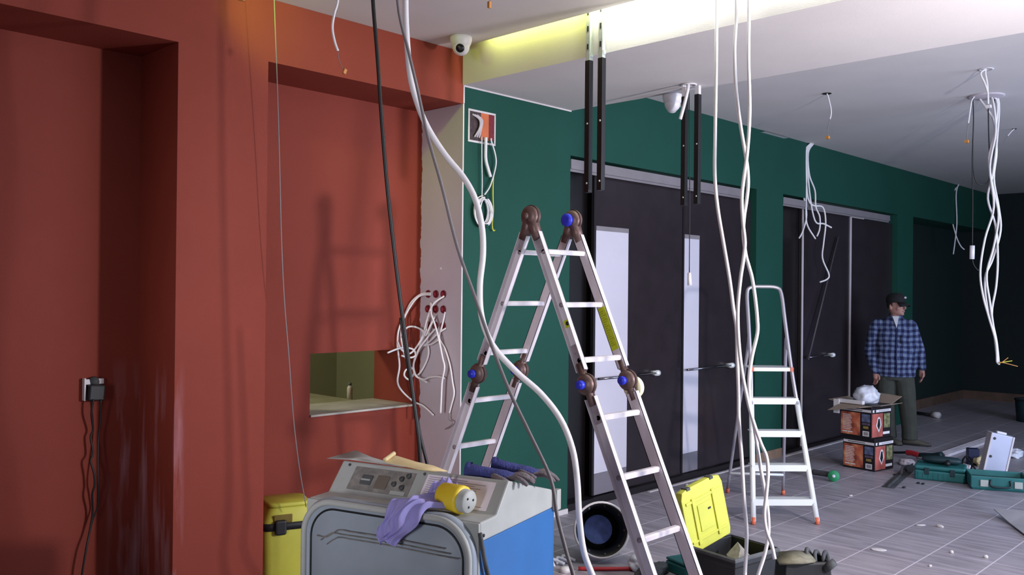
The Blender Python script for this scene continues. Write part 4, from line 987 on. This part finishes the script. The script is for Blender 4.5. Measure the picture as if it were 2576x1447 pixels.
tag(mb.build('crumpled_film', M['film']), 'bit of clear film on the floor beside the blue machine', 'film')
def clump(name, m, label, c, size, seed, cat, amp=.35):
    bm = bmesh.new(); bmesh.ops.create_icosphere(bm, subdivisions=4, radius=1)
    for v in bm.verts:
        n = noise.noise(v.co*1.6 + Vector((seed*3.1, 0, 0)))*amp + abs(noise.noise(v.co*4 + Vector((0, seed*2.3, 0))))*amp*.6
        v.co *= 1+n
        v.co = Vector((v.co.x*size[0], v.co.y*size[1], max(v.co.z, -.7)*size[2]))
    zmin = min(v.co.z for v in bm.verts)
    for v in bm.verts: v.co.z -= zmin; v.co += Vector(c)
    me = bpy.data.meshes.new(name); bm.to_mesh(me); bm.free(); me.materials.append(m)
    me.polygons.foreach_set('use_smooth', [True]*len(me.polygons))
    o = bpy.data.objects.new(name, me); COL.objects.link(o); tag(o, label, cat); return o
clump('plastic_bag', M['film'], 'crumpled pale bag on the floor behind the near ladder leg', flat(1606, 1432), (.07, .05, .05), 3, 'bag')
clump('dusty_cloth', M['gray_plastic'], 'dark dusty cloth heap on the floor between the ladder legs', flat(1640, 1450), (.12, .06, .04), 5, 'cloth', .5)
a = flat(1716, 1440)
root = thing('tool_case', 'teal tool case seen behind the right ladder leg, left of the black toolbox', 'case', a + Vector((.05, -.03, 0)), -.3)
MB().box((-.12, -.09, 0), (.1, .09, .062)).build('case_body', M['teal'], root, bevel=.012); MB().box((-.118, -.088, .064), (.098, .088, .08)).build('case_lid', M['teal'], root, bevel=.008)
a = flat(1535, 1478)
root = thing('tool_tray', 'teal tray edge at the bottom of the picture under the red bar', 'tray', a, -.35)
MB().box((-.16, -.1, 0), (.16, .03, .02)).build('base', M['teal'], root, bevel=.006); MB().box((-.16, .02, .02), (.16, .03, .032)).build('edge', M['teal'], root)
# black tool pile in front of the stepladder
a = flat(1985, 1440)
root = thing('tool_bag', 'open black tool bag with a dusty flap at the bottom right of the toolbox', 'bag', at(2016, 1447, 4.88), -.7)
root.location.z = 0; root.scale = (.95, .95, 1.02)
mb = MB(); mb.rings([[(x*s, y*s2, z) for x, y in ((-.13, -.09), (.13, -.09), (.15, 0), (.13, .09), (-.13, .09), (-.15, 0))] for s, s2, z in ((1, 1, 0), (1.05, 1.05, .08), (1.02, 1.0, .15), (.9, .85, .16), (.85, .8, .05))], smooth=False); mb.build('bag_body', M['black_plastic'], root, bevel=.006)
mb = MB(); v = [(-.18, -.11, .165), (-.05, -.14, .175), (.04, -.1, .17), (-.16, .02, .185), (-.04, .0, .20), (.05, .02, .185)]
mb.add(v, [(0, 1, 4, 3), (1, 2, 5, 4)], True); fl = mb.build('flap', mat('dusty_olive', (126, 122, 104), .85, var=.3, scale=20), root); s = fl.modifiers.new('solid', 'SOLIDIFY'); s.thickness = .012
for k in range(3):
    mb = MB(); mb.tube([(.02+.05*k, -.03, .14), (.03+.05*k, -.0, .20-.02*k), (.07+.05*k, .05, .17), (.1+.05*k, .07, .1)], .012, 7); mb.build('handle_strap', M['gray_plastic'], root)
mb = MB(); mb.cyl((.10, -.09, .12), (.14, -.12, .165), .022, 14); mb.build('torch', M['gray_plastic'], root)
# pale scraps on the tiles
for px, py, sz, lab in ((2210, 1384, (.05, .035, .004), 'flat pale plaster splash in the middle of the tiles'), (2394, 1392, (.012, .012, .012), 'small white pebble left of its twin on the tiles'), (2480, 1404, (.014, .012, .012), 'small white pebble at the right of its twin'), (2364, 1327, (.03, .012, .012), 'small white chip on the tiles in front of the teal cases'), (2316, 1322, (.04, .02, .004), 'pale plaster patch beside the white chip'), (2140, 1248, (.02, .012, .006), 'tiny chip on the tiles right of the stepladder'), (1842, 1192, (.02, .012, .01), 'white chip beside the rear foot of the stepladder'), (1728, 1223, (.016, .012, .012), 'white crumb on the floor above the yellow lid'), (2340, 1425, (.02, .01, .006), 'grey chip near the bottom edge of the tiles')):
    c = flat(px, py); mb = MB(); mb.ellipsoid(c + Vector((0, 0, sz[2]*.6)), sz, Matrix.Rotation(random.uniform(0, 3), 4, 'Z').to_3x3(), seg=9, rg=6); tag(mb.build('plaster_scrap', M['plaster_rim']), lab, 'scrap')
for px, py, lab in ((2251, 1196, 'dark crumb nearest the printed cartons'), (2274, 1228, 'dark crumb lying nearest the camera before the teal case'), (2310, 1217, 'largest dark crumb before the teal case'), (2322, 1219, 'dark crumb right of the largest one')):
    c = flat(px, py); mb = MB(); mb.ellipsoid(c + Vector((0, 0, .006)), (.022, .014, .008), seg=8, rg=5); tag(mb.build('dirt_crumb', M['black_plastic']), lab, 'crumb')
# grey sheet at the right edge
v = [flat(2500, 1300)+Vector((0, 0, .05)), flat(2540, 1322)+Vector((0, 0, .012)), flat(2640, 1395)+Vector((0, 0, .004)), flat(2532, 1303)+Vector((0, 0, .055)), flat(2600, 1310)+Vector((0, 0, .06)), flat(2680, 1350)+Vector((0, 0, .02))]
mb = MB(); mb.add(v, [(0, 1, 4, 3), (1, 2, 5, 4)]); o = mb.build('cardboard_sheet', mat('grey_card', (150, 148, 152), .8)); s = o.modifiers.new('solid', 'SOLIDIFY'); s.thickness = .006
tag(o, 'bent grey card sheet on the floor at the right edge of the picture', 'sheet')

# ------------------------------------------------------------------ printed cartons
def carton(name, label, loc, rz, wx, wy, h, open_top):
    root = thing(name, label, 'carton', loc, rz, 'printed cartons')
    MB().box((-wx/2, -wy/2, 0), (wx/2, wy/2, h)).build('carton_body', M['carton_black'], root, bevel=.003)
    e = .0015
    # face A: local -x side (left in view); face B: local -y side
    def fa(y0, y1, z0, z1, m, nm, t=e, par=None): return MB().box((-wx/2-t, y0*wy-wy/2, z0*h), (-wx/2+.0005, y1*wy-wy/2, z1*h)).build(nm, m, par or root)
    def fb(x0, x1, z0, z1, m, nm, t=e, par=None): return MB().box((x0*wx-wx/2, -wy/2-t, z0*h), (x1*wx-wx/2, -wy/2+.0005, z1*h)).build(nm, m, par or root)
    b1 = fa(.02, .98, .80, .88, M['carton_white'], 'title_band')
    for k in range(16): fa(.30+.034*k, .30+.034*k+.022, .825, .855, M['black_plastic'], 'lettering', e+.0006, b1)
    pn = fa(.36, .98, .06, .76, M['fire'], 'photo_panel')
    for k in range(10): z = .66-.05*k; fa(.66-.02*(k % 3), .92, z, z+.022, M['carton_white'], 'text_line', e+.0006, pn)
    fa(.60, .75, .12, .16, M['carton_white'], 'text_line', e+.0006, pn); fa(.78, .93, .12, .16, M['carton_white'], 'text_line', e+.0006, pn)
    fa(.05, .31, .50, .74, mat('blue_grey_print', (96, 104, 136), .5, var=.5, scale=25), 'picture', e); fa(.06, .30, .40, .47, mat('mauve_print', (98, 84, 104), .5, var=.4, scale=30), 'picture', e)
    fa(.10, .26, .29, .37, mat('gold_print', (150, 128, 70), .5, var=.5, scale=60), 'emblem', e)
    bc = fa(.08, .28, .06, .22, M['carton_white'], 'barcode_label', e)
    for k in range(7): fa(.11+.02*k, .11+.02*k+.009, .09, .19, M['black_plastic'], 'bar', e+.0006, bc)
    b2 = fb(.05, .98, .80, .88, M['carton_white'], 'title_band')
    for k in range(12): fb(.36+.045*k, .36+.045*k+.03, .825, .855, M['ink'], 'lettering', e+.0006, b2)
    mb = MB(); mb.tube([(.17*wx-wx/2, -wy/2-e-.0006, .84*h), (.17*wx-wx/2, -wy/2-e+.0006, .84*h)], .014, 14, False); mb.build('round_logo', M['black_plastic'], b2)
    p2 = fb(.02, .56, .04, .76, mat('red_print_%s' % loc[2], (176, 92, 84), .5, var=.3, scale=12), 'photo_panel')
    mb = MB(); pts = [(.22, .38), (.30, .62), (.36, .66), (.42, .62), (.48, .40), (.36, .18)]
    mb.prism([(x*wx-wx/2, z*h) for x, z in pts], -wy/2-e-.0012, -wy/2-e, lambda a, b, d: (a, d, b)); sh = mb.build('tool_outline', M['carton_white'], p2)
    mb = MB(); pts = [(.27, .38), (.32, .58), (.36, .61), (.40, .58), (.43, .40), (.36, .24)]
    mb.prism([(x*wx-wx/2, z*h) for x, z in pts], -wy/2-e-.0018, -wy/2-e-.001, lambda a, b, d: (a, d, b)); mb.build('tool_picture', M['black_plastic'], sh)
    fb(.62, .94, .30, .74, mat('olive_print', (120, 120, 84), .5, var=.6, scale=30), 'picture'); fb(.58, .92, .10, .18, M['carton_white'], 'text_line')
    if open_top:
        for nm, pts in (('flap', [(-wx/2, -wy/2, h), (-wx/2, wy/2, h), (-wx/2-.17, wy/2+.02, h-.055), (-wx/2-.17, -wy/2+.02, h-.0)]), ('flap', [(wx/2, -wy/2, h), (wx/2, wy/2, h), (wx/2+.18, wy/2, h+.075), (wx/2+.18, -wy/2, h+.06)]),
                        ('flap', [(-wx/2, -wy/2, h), (wx/2, -wy/2, h), (wx/2+.02, -wy/2-.1, h+.02), (-wx/2-.0, -wy/2-.09, h+.012)]), ('flap', [(-wx/2, wy/2, h), (wx/2, wy/2, h), (wx/2, wy/2+.13, h+.03), (-wx/2, wy/2+.13, h+.02)])):
            mb = MB(); mb.add(pts, [(0, 1, 2, 3)]); o = mb.build(nm, M['cardboard'], root); s = o.modifiers.new('solid', 'SOLIDIFY'); s.thickness = .004
        MB().box((-wx/2+.01, -wy/2+.01, h), (wx/2-.01, wy/2-.01, h+.006)).build('contents', M['black_plastic'], root)
    return root
k0 = Vector((8.111, -.965, 0))
CRZ = -.165; CW, CD, CH = .31, .32, .295
exx = Vector((math.cos(CRZ), math.sin(CRZ), 0)); eyy = Vector((-math.sin(CRZ), math.cos(CRZ), 0))
cc = k0 + exx*CW/2 + eyy*CD/2
carton('carton', 'closed black and orange printed carton at the bottom of the stack', cc, CRZ, CW, CD, CH, False)
carton('carton', 'black and orange printed carton on top of the stack, flaps open', cc + eyy*.02 - exx*.012 + Vector((0, 0, CH)), CRZ-.02, CW, CD, CH, True)
bag = clump('plastic_bag', M['film'], 'crumpled clear bag on the open top carton', (0, 0, 0), (.115, .1, .095), 9, 'bag', .3)
bag.location = cc + Vector((-.02, .01, 2*CH+.008))
root = thing('polystyrene_piece', 'white packing piece at the edge of the open carton', 'packing', cc + Vector((-.1, .1, 2*CH+.004)), CRZ)
MB().box((-.06, -.13, .0), (-.02, .13, .035)).build('bar', M['carton_white'], root, bevel=.006)
MB().box((-.075, .10, -.10), (-.062, .16, .03)).build('tab', M['carton_white'], root, bevel=.003)

# ------------------------------------------------------------------ tools on the floor, right
a = flat(2097, 1212)
root = thing('angle_grinder', 'grey tool with a green disc on the floor left of the cartons', 'tool', a, -.6)
mb = MB(); mb.lathe([(0, -.012), (.046, -.012), (.048, -.006), (.048, .006), (.046, .012), (0, .012)], (0, 0, .048), (-.55, -.83, .1), 26); dsc = mb.build('disc', M['green_roll'], root)
mb = MB(); mb.lathe([(0, -.015), (.018, -.015), (.012, .015), (0, .015)], (-.004, -.006, .048), (-.55, -.83, .1), 16); mb.build('hub', M['film'], dsc)
mb = MB(); mb.tube([(.0, .03, .05), (-.02, .12, .045), (-.06, .22, .04)], .024, 10); mb.build('body', M['gray_plastic'], root)
mb = MB(); mb.tube([(-.06, .22, .04), (-.1, .3, .035), (-.16, .38, .03)], .018, 10); mb.build('grip', M['machine_gray'], root)
# closed teal case with a drill on it
a, b = Vector((8.067, -1.325, 0)), Vector((8.167, -1.708, 0)); ex = (b-a).normalized()
root = thing('tool_case', 'closed teal power tool case nearest the cartons, black tool lying on it', 'case', (a+b)/2 + Vector((.13, .03, 0)), math.atan2(ex.y, ex.x))
MB().box((-.2, -.14, 0), (.2, .14, .085)).build('case_body', M['teal'], root, bevel=.015); MB().box((-.2, -.14, .088), (.2, .14, .125)).build('case_lid', M['teal'], root, bevel=.015)
for x in (-.1, .1): MB().box((x-.02, -.147, .05), (x+.02, -.138, .11)).build('latch', M['teal_dark'], root, bevel=.003)
for k in range(9): MB().box((-.17+.04*k, -.143, .015), (-.155+.04*k, -.138, .07)).build('rib', M['teal'], root)
c = (a+b)/2 + Vector((.14, .03, .126))
root = thing('power_drill', 'black power tool lying on top of the closed teal case', 'tool', c, math.atan2(ex.y, ex.x))
mb = MB(); mb.rings([[Vector((x, math.cos(2*PI*k/14)*r*1.5, .035+math.sin(2*PI*k/14)*r)) for k in range(14)] for x, r in ((-.15, .012), (-.13, .026), (-.05, .034), (.06, .034), (.13, .03), (.16, .016))]); mb.build('motor_body', M['teal_dark'], root)
mb = MB(); mb.tube([(.05, 0, .03), (.06, -.08, .03), (.055, -.14, .03)], .02, 9); mb.build('grip', M['black_plastic'], root)
mb = MB(); mb.cyl((-.15, 0, .035), (-.2, 0, .035), .014, 12, .008); mb.build('chuck', M['gray_plastic'], root)
# red handled tool and teal tool behind
a = flat(2290, 1168)
root = thing('hand_tool', 'red and black handled tool on the floor behind the closed teal case', 'tool', a + Vector((.25, 0, 0)), -.5)
mb = MB(); mb.tube([(0, 0, .05), (.0, .1, .055), (.0, .17, .05)], .026, 10); mb.build('handle', M['red_plastic'], root)
mb = MB(); mb.tube([(0, -.01, .05), (.01, -.15, .07), (.03, -.25, .10)], .03, 10); mb.build('head', M['teal_dark'], root)
mb = MB(); mb.tube([(0, .17, .05), (-.01, .28, .03), (-.01, .34, .02)], .012, 8); mb.build('shank', M['black_plastic'], root)
# trowels
a, b = flat(2234, 1228), flat(2296, 1172)
root = thing('plastering_trowel', 'long grey trowel blade on the floor left of the teal cases', 'trowel', (a+b)/2, math.atan2((b-a).y, (b-a).x))
l = (b-a).length; MB().box((-l/2, -.05, .002), (l/2, .05, .006)).build('blade', M['gray_plastic'], root); MB().box((-l/2, -.006, .006), (l/2, .006, .022)).build('spine', M['gray_plastic'], root)
mb = MB(); mb.tube([(.0, 0, .02), (.05, 0, .06), (.16, 0, .06), (.2, 0, .02)], .013, 8); mb.build('handle', M['gray_plastic'], root)
clump('dusty_rag', M['gray_board'], 'pale rag on the floor right of the carton stack', flat(2262, 1178) + Vector((.24, .02, 0)), (.08, .06, .03), 13, 'rag', .5)
# open teal case
a, b = Vector((7.99, -1.79, 0)), Vector((8.165, -2.165, 0)); ex = (b-a).normalized()
root = thing('tool_case', 'open teal tool case with pale latches at the right edge', 'case', (a+b)/2 + Vector((.14, .035, 0)), math.atan2(ex.y, ex.x))
mb = MB()
def rb(hx, hy, z): return [(-hx, -hy, z), (hx, -hy, z), (hx, hy, z), (-hx, hy, z)]
mb.rings([rb(.205, .145, 0), rb(.22, .155, .02), rb(.22, .155, .115), rb(.205, .14, .115), rb(.2, .135, .03)], smooth=False); mb.build('case_body', M['teal'], root, bevel=.008)
for x in (-.12, .13): MB().box((x-.03, -.166, .03), (x+.03, -.154, .085)).build('latch', M['machine_gray'], root, bevel=.004)
mb = MB(); mb.tube([(-.07, -.156, .09), (-.065, -.175, .04), (.065, -.175, .04), (.07, -.156, .09)], .009, 8); mb.build('handle', M['teal_dark'], root)
MB().box((-.19, -.12, .03), (.19, .12, .075)).build('insert', M['black_plastic'], root, bevel=.01)
# silver case lid standing up behind
lo = flat(2472, 1188); d = (lo-CAM).dot(FW)
root = thing('aluminium_case', 'silver metal case standing on edge behind the open teal case', 'case', (8.56, -1.80, 0), -1.0)
T = Matrix.Rotation(.20, 4, 'Y')
MB().box((-.085, -.055, .0), (.085, .055, .405), T).build('shell', M['silver_case'], root, bevel=.006)
for x in (-.09, .085): MB().box((x-.004, -.06, .0), (x+.012, .06, .405), T).build('edge_profile', M['alu'], root, bevel=.003)
for z in (.05, .2, .36):
    mb = MB(); mb.ellipsoid(T @ Vector((-.06, -.057, z)), (.012, .006, .012), seg=10, rg=6); mb.build('corner_rivet', M['gray_plastic'], root)
MB().box((-.04, -.02, .405), (.04, .02, .425), T).build('handle', M['white_plastic'], root, bevel=.006)
# aluminium profiles on the floor
for k, lab in enumerate(('bright aluminium profile lying nearest on the floor behind the teal cases', 'bright aluminium profile lying in the middle of the three', 'bright aluminium profile lying furthest back of the three')):
    p = flat(2372, 1152-3*k) + Vector((0, 0, .0)); q = flat(2492, 1112-4*k)
    dr = (q-p).normalized(); nn = Vector((-dr.y, dr.x, 0)); mb = MB(); v = []
    mb.rings([[pt + nn*a + Vector((0, 0, b)) for a, b in ((-.022, .002), (.022, .002), (.022, .03), (.018, .03), (.018, .006), (-.018, .006), (-.018, .03), (-.022, .03))] for pt in (p, q)], smooth=False)
    tag(mb.build('metal_profile', M['alu']), lab, 'profile', 'aluminium profiles on the floor')
a = flat(2447, 1168)
tag(MB().cbox((a.x, a.y, .075), (.10, .10, .15), Matrix.Rotation(.5, 4, 'Z')).build('small_box', M['navy'], bevel=.005), 'dark blue small box in front of the aluminium profiles', 'box')
clump('paper_wrapper', M['cream'], 'cream wrapper between the dark blue box and the silver case', flat(2470, 1172), (.08, .06, .05), 21, 'wrapper', .4)
clump('paper_wrapper', M['paper'], 'white wrapper on the floor behind the closed teal case', flat(2425, 1180), (.09, .05, .025), 23, 'wrapper', .5)
cable('extension_lead', 'black cord coiled between the two teal cases', [flat(x, y) + Vector((0, 0, z)) for x, y, z in ((2412, 1185, .05), (2430, 1172, .09), (2445, 1176, .06), (2440, 1190, .02), (2420, 1190, .03), (2428, 1178, .1), (2455, 1188, .02))], .007, M['black_cable'], cat='lead')
clump('dusty_film', M['film'], 'wisp of clear film beside the silver case at the right', flat(2548, 1150), (.1, .08, .05), 25, 'film', .5)
# far floor: pole with pale end, dark bin, plank
p, q = flat(2300, 1044), flat(2345, 1050)
root = thing('roller_pole', 'dark pole with a pale end on the floor of the far recess', 'pole', p); L = local(root)
mb = MB(); mb.cyl((0, 0, .03), L(q) + Vector((0, 0, .03)), .02, 10); mb.build('pole', M['black_plastic'], root)
mb = MB(); mb.cyl(L(q) + Vector((0, 0, .04)), L(flat(2362, 1053)) + Vector((0, 0, .04)), .04, 12); mb.build('roller', M['plaster_rim'], root)
p = flat(2574, 1062)
root = thing('dark_bin', 'dark bin cut off by the right edge on the far floor', 'bin', p + Vector((.1, -.05, 0)))
mb = MB(); mb.lathe([(0, 0), (.15, 0), (.17, .28), (.16, .28), (.14, .01)], (0, 0, 0), (0, 0, 1), 20); mb.build('bin_wall', M['teal_dark'], root)
mb = MB(); mb.lathe([(.165, .27), (.178, .27), (.178, .29), (.165, .29)], (0, 0, 0), (0, 0, 1), 20); mb.build('rim', M['black_plastic'], root)

# ------------------------------------------------------------------ the worker
def worker():
    pos = at(2250, 1118, 9.62); pos.z = 0
    tocam = (CAM-pos); tocam.z = 0; tocam.normalize()
    rz = math.atan2(tocam.y, tocam.x) + PI/2            # local -y looks at the camera
    root = thing('person', 'person in black cap, blue checked shirt and dark trousers, standing behind the cartons looking right', 'person', pos, rz)
    def loft(mb, rings, seg=18):
        mb.rings([[Vector((cx+math.cos(2*PI*k/seg)*rx, cy+math.sin(2*PI*k/seg)*ry, z)) for k in range(seg)] for cx, cy, z, rx, ry in rings]); return mb
    def limb(mb, pts, radii, seg=12): mb.tube(pts, .05, seg, radii=radii, sub=4); return mb
    LS, LE, LW = Vector((-.19, .0, 1.275)), Vector((-.25, .02, 1.00)), Vector((-.195, -.05, .775))
    RS, RE, RW = Vector((.15, .015, 1.275)), Vector((.235, .035, 1.01)), Vector((.262, .0, .815))
    HR = Matrix.Rotation(.95, 3, 'Z'); HC = Vector((.005, -.015, 0))
    # one continuous body: head, neck, trunk, limbs, hands
    mb = MB()
    loft(mb, [(0, .01, .72, .15, .10), (0, .01, .9, .145, .10), (0, .01, 1.1, .155, .105), (0, .01, 1.22, .15, .095), (0, .01, 1.30, .085, .07), (.002, .005, 1.34, .056, .056), (.005, -.005, 1.42, .052, .055)])
    def head_ring(z, w, yf, yb, jaw=0):
        out = []
        for k in range(20):
            a = 2*PI*k/20; x = math.cos(a)*w; y = math.sin(a); y = y*(yb if y > 0 else yf)
            p = HR @ Vector((x, y, 0)) + HC; out.append(Vector((p.x, p.y, z)))
        return out
    mb.rings([head_ring(*q) for q in ((1.385, .018, .075, .0), (1.392, .04, .086, .03), (1.41, .055, .09, .055), (1.435, .064, .089, .075), (1.465, .07, .088, .09), (1.50, .074, .088, .098), (1.535, .075, .088, .10), (1.565, .068, .076, .09), (1.59, .05, .055, .065), (1.60, .02, .02, .025))])
    def H(x, y, z): p = HR @ Vector((x, y, 0)) + HC; return Vector((p.x, p.y, z))
    mb.tube([H(0, -.086, 1.51), H(0, -.10, 1.485), H(0, -.112, 1.462), H(0, -.09, 1.452)], .01, 8, radii=[.007, .010, .013, .009])   # nose
    mb.ellipsoid(H(0, -.085, 1.508), (.03, .012, .008)); mb.ellipsoid(H(0, -.09, 1.43), (.02, .008, .005)); mb.ellipsoid(H(0, -.087, 1.42), (.018, .008, .005)); mb.ellipsoid(H(0, -.082, 1.395), (.018, .014, .012))
    for s in (-1, 1):
        mb.ellipsoid(H(s*.074, .015, 1.472), (.012, .016, .03), HR)
        mb.ellipsoid(H(s*.042, -.056, 1.458), (.024, .022, .024))
    for S_, E_, W_ in ((LS, LE, LW), (RS, RE, RW)):
        limb(mb, [S_, S_.lerp(E_, .5), E_, E_.lerp(W_, .5), W_], [.05, .045, .04, .036, .026])
    for W_, dr, tw in ((LW, Vector((.10, -.10, -1)).normalized(), -1), (RW, Vector((.03, -.06, -1)).normalized(), 1)):
        sdir = Vector((.75, -.6, 0)).normalized() if tw < 0 else Vector((.3, -.9, 0)).normalized()
        sdir = (sdir - dr*sdir.dot(dr)).normalized(); nrm = dr.cross(sdir)
        limb(mb, [W_, W_+dr*.03, W_+dr*.065, W_+dr*.085], [.024, .03, .031, .026])
        for k, (o, ln) in enumerate(((-.024, .058), (-.008, .068), (.008, .064), (.023, .05))):
            b0 = W_ + dr*.078 + sdir*o; p1_ = b0 + dr*ln*.5 + nrm*.006; p2_ = b0 + dr*ln*.85 + nrm*.018; p3_ = b0 + dr*ln + nrm*.028
            mb.tube([b0 - dr*.02, b0, p1_, p2_, p3_], .009, 8, radii=[.0095, .0095, .0088, .0082, .007])
        b0 = W_ + dr*.03 + sdir*.022
        mb.tube([b0, b0 + sdir*.02 + dr*.025, b0 + sdir*.026 + dr*.05 + nrm*.006, b0 + sdir*.022 + dr*.068 + nrm*.01], .01, 8, radii=[.013, .0115, .010, .008])
    for hip, kn, an in (((-.085, .015, .76), (-.075, .0, .42), (-.045, .06, .08)), ((.085, .01, .76), (.125, -.02, .42), (.145, .0, .08))):
        limb(mb, [hip, kn, an], [.085, .055, .04])
    o = mb.build('body', M['skin'], root); remesh(o, .007, 3)
    # eyes
    for s in (-1, 1):
        e = MB(); e.ellipsoid(H(s*.03, -.0835, 1.488), (.012, .006, .006), HR); e.build('eye', M['dark_lens'], root)
    e = MB(); e.tube([H(-.02, -.093, 1.4255), H(0, -.0975, 1.426), H(.02, -.093, 1.4255)], .0025, 6); e.build('mouth', mat('lip', (130, 80, 76), .6), root)
    # shirt
    mb = MB()
    loft(mb, [(0, .01, .725, .19, .13), (0, .01, .73, .205, .14), (0, .005, .85, .208, .142), (0, .005, 1.0, .203, .138), (0, .005, 1.15, .205, .135), (-.01, .008, 1.22, .195, .125), (-.015, .012, 1.285, .175, .105), (-.012, .012, 1.335, .12, .088), (-.004, .01, 1.365, .075, .072), (0, .01, 1.38, .066, .066)], 24)
    limb(mb, [LS+Vector((.04, 0, .0)), LS, LS.lerp(LE, .5), LE, LE.lerp(LW, .5), LW + Vector((0, 0, .015)), LW], [.06, .066, .066, .062, .058, .05, .042])
    limb(mb, [RS-Vector((.04, 0, .0)), RS, RS.lerp(RE, .5), RE, RE.lerp(RW, .5), RW + Vector((0, 0, .015)), RW], [.06, .066, .064, .06, .054, .046, .04])
    o = mb.build('shirt', M['plaid'], root); remesh(o, .011, 3)
    c = MB(); c.rings([[Vector((math.cos(2*PI*k/20)*rx, .008+math.sin(2*PI*k/20)*ry, z - (.02 if math.sin(2*PI*k/20) < -.6 else 0))) for k in range(20)] for rx, ry, z in ((.070, .074, 1.362), (.074, .078, 1.378), (.068, .072, 1.398), (.062, .066, 1.392))], cap=False); co = c.build('collar', M['plaid'], root)
    s = co.modifiers.new('solid', 'SOLIDIFY'); s.thickness = .006
    v = MB(); v.add([(-.03, -.074, 1.375), (.035, -.074, 1.375), (.02, -.108, 1.29), (.012, -.128, 1.25), (.0, -.108, 1.29)], [(0, 1, 2, 3, 4)]); vo = v.build('undershirt', M['undershirt'], root); s = vo.modifiers.new('solid', 'SOLIDIFY'); s.thickness = .006; s.offset = 0
    mbp = MB(); mbp.tube([(.014, -.126, 1.25), (.012, -.137, 1.1), (.012, -.142, .95), (.02, -.145, .75)], .006, 6, flat=.5); mbp.build('placket', mat('navy_trim', (26, 36, 78), .9), root)
    MB().cbox((.10, -.131, 1.13), (.09, .008, .09), Matrix.Rotation(-.0, 4, 'X') @ Matrix.Rotation(.3, 4, 'Z')).build('chest_pocket', M['plaid'], root, bevel=.003)
    # trousers
    mb = MB(); loft(mb, [(0, .01, .69, .165, .115), (0, .01, .72, .18, .12), (0, .01, .80, .18, .12), (0, .01, .82, .17, .11)], 20)
    limb(mb, [(-.085, .015, .72), (-.085, .01, .56), (-.08, .0, .40), (-.06, .04, .18), (-.05, .06, .06)], [.108, .1, .086, .076, .08])
    limb(mb, [(.085, .01, .72), (.105, .0, .56), (.125, -.015, .40), (.145, -.0, .18), (.15, .0, .06)], [.11, .104, .09, .08, .084])
    o = mb.build('trousers', M['trousers'], root); remesh(o, .011, 3)
    # shoes
    def shoe(c, ang):
        m3_ = Matrix.Rotation(ang, 3, 'Z'); mb = MB(); rings = []
        for x, hy, z1, z0 in ((-.075, .02, .06, .0), (-.06, .036, .085, .0), (0, .04, .09, .0), (.06, .042, .07, .0), (.13, .048, .052, .0), (.18, .04, .04, .0), (.205, .018, .025, .005)):
            rings.append([Vector(c) + m3_ @ Vector((x, math.cos(2*PI*k/12)*hy, (z1+z0)/2 + math.sin(2*PI*k/12)*(z1-z0)/2)) for k in range(12)])
        mb.rings(rings); sh = mb.build('shoe', M['shoe'], root)
        so = MB(); so.prism([(-.078, -.03), (-.05, -.042), (.1, -.05), (.18, -.042), (.212, 0), (.18, .042), (.1, .05), (-.05, .042), (-.078, .03)], 0, .016, lambda a, b, d: Vector(c) + m3_ @ Vector((a, b, d))); so.build('sole', M['black_plastic'], sh)
    shoe((.15, .0, 0), -.12); shoe((-.05, .05, 0), -1.0)
    # hair, cap
    mb = MB(); mb.rings([head_ring(*q) for q in ((1.455, .066, .02, .088), (1.48, .076, .02, .101), (1.52, .079, .03, .105), (1.545, .078, .05, .103))]); mb.build('hair', M['hair'], root)
    mb = MB(); mb.rings([head_ring(*q) for q in ((1.522, .083, .098, .108), (1.545, .086, .10, .112), (1.575, .084, .098, .108), (1.605, .07, .08, .09), (1.622, .045, .05, .058), (1.627, .012, .014, .016))]); cp = mb.build('cap', M['cap'], root)
    mb = MB(); n = 12; top = []; 
    for i in range(n+1):
        t = -1+2*i/n; top.append((t*.075, -.07 - .095*math.sqrt(max(0, 1-t*t*.9)), 1.53 - .018*t*t - .034))
    v = [H(x, -.065, 1.532-.01*(x/.075)**2) for x, y, z in top] + [H(x, y, z) for x, y, z in top]
    mb.add(v, [(i, i+1, n+2+i, n+1+i) for i in range(n)], True); br = mb.build('brim', M['cap'], cp); s = br.modifiers.new('solid', 'SOLIDIFY'); s.thickness = .006
    mb = MB(); mb.ellipsoid(H(.02, -.098, 1.575), (.02, .006, .012), HR); mb.build('badge', M['gray_board'], cp)
worker()
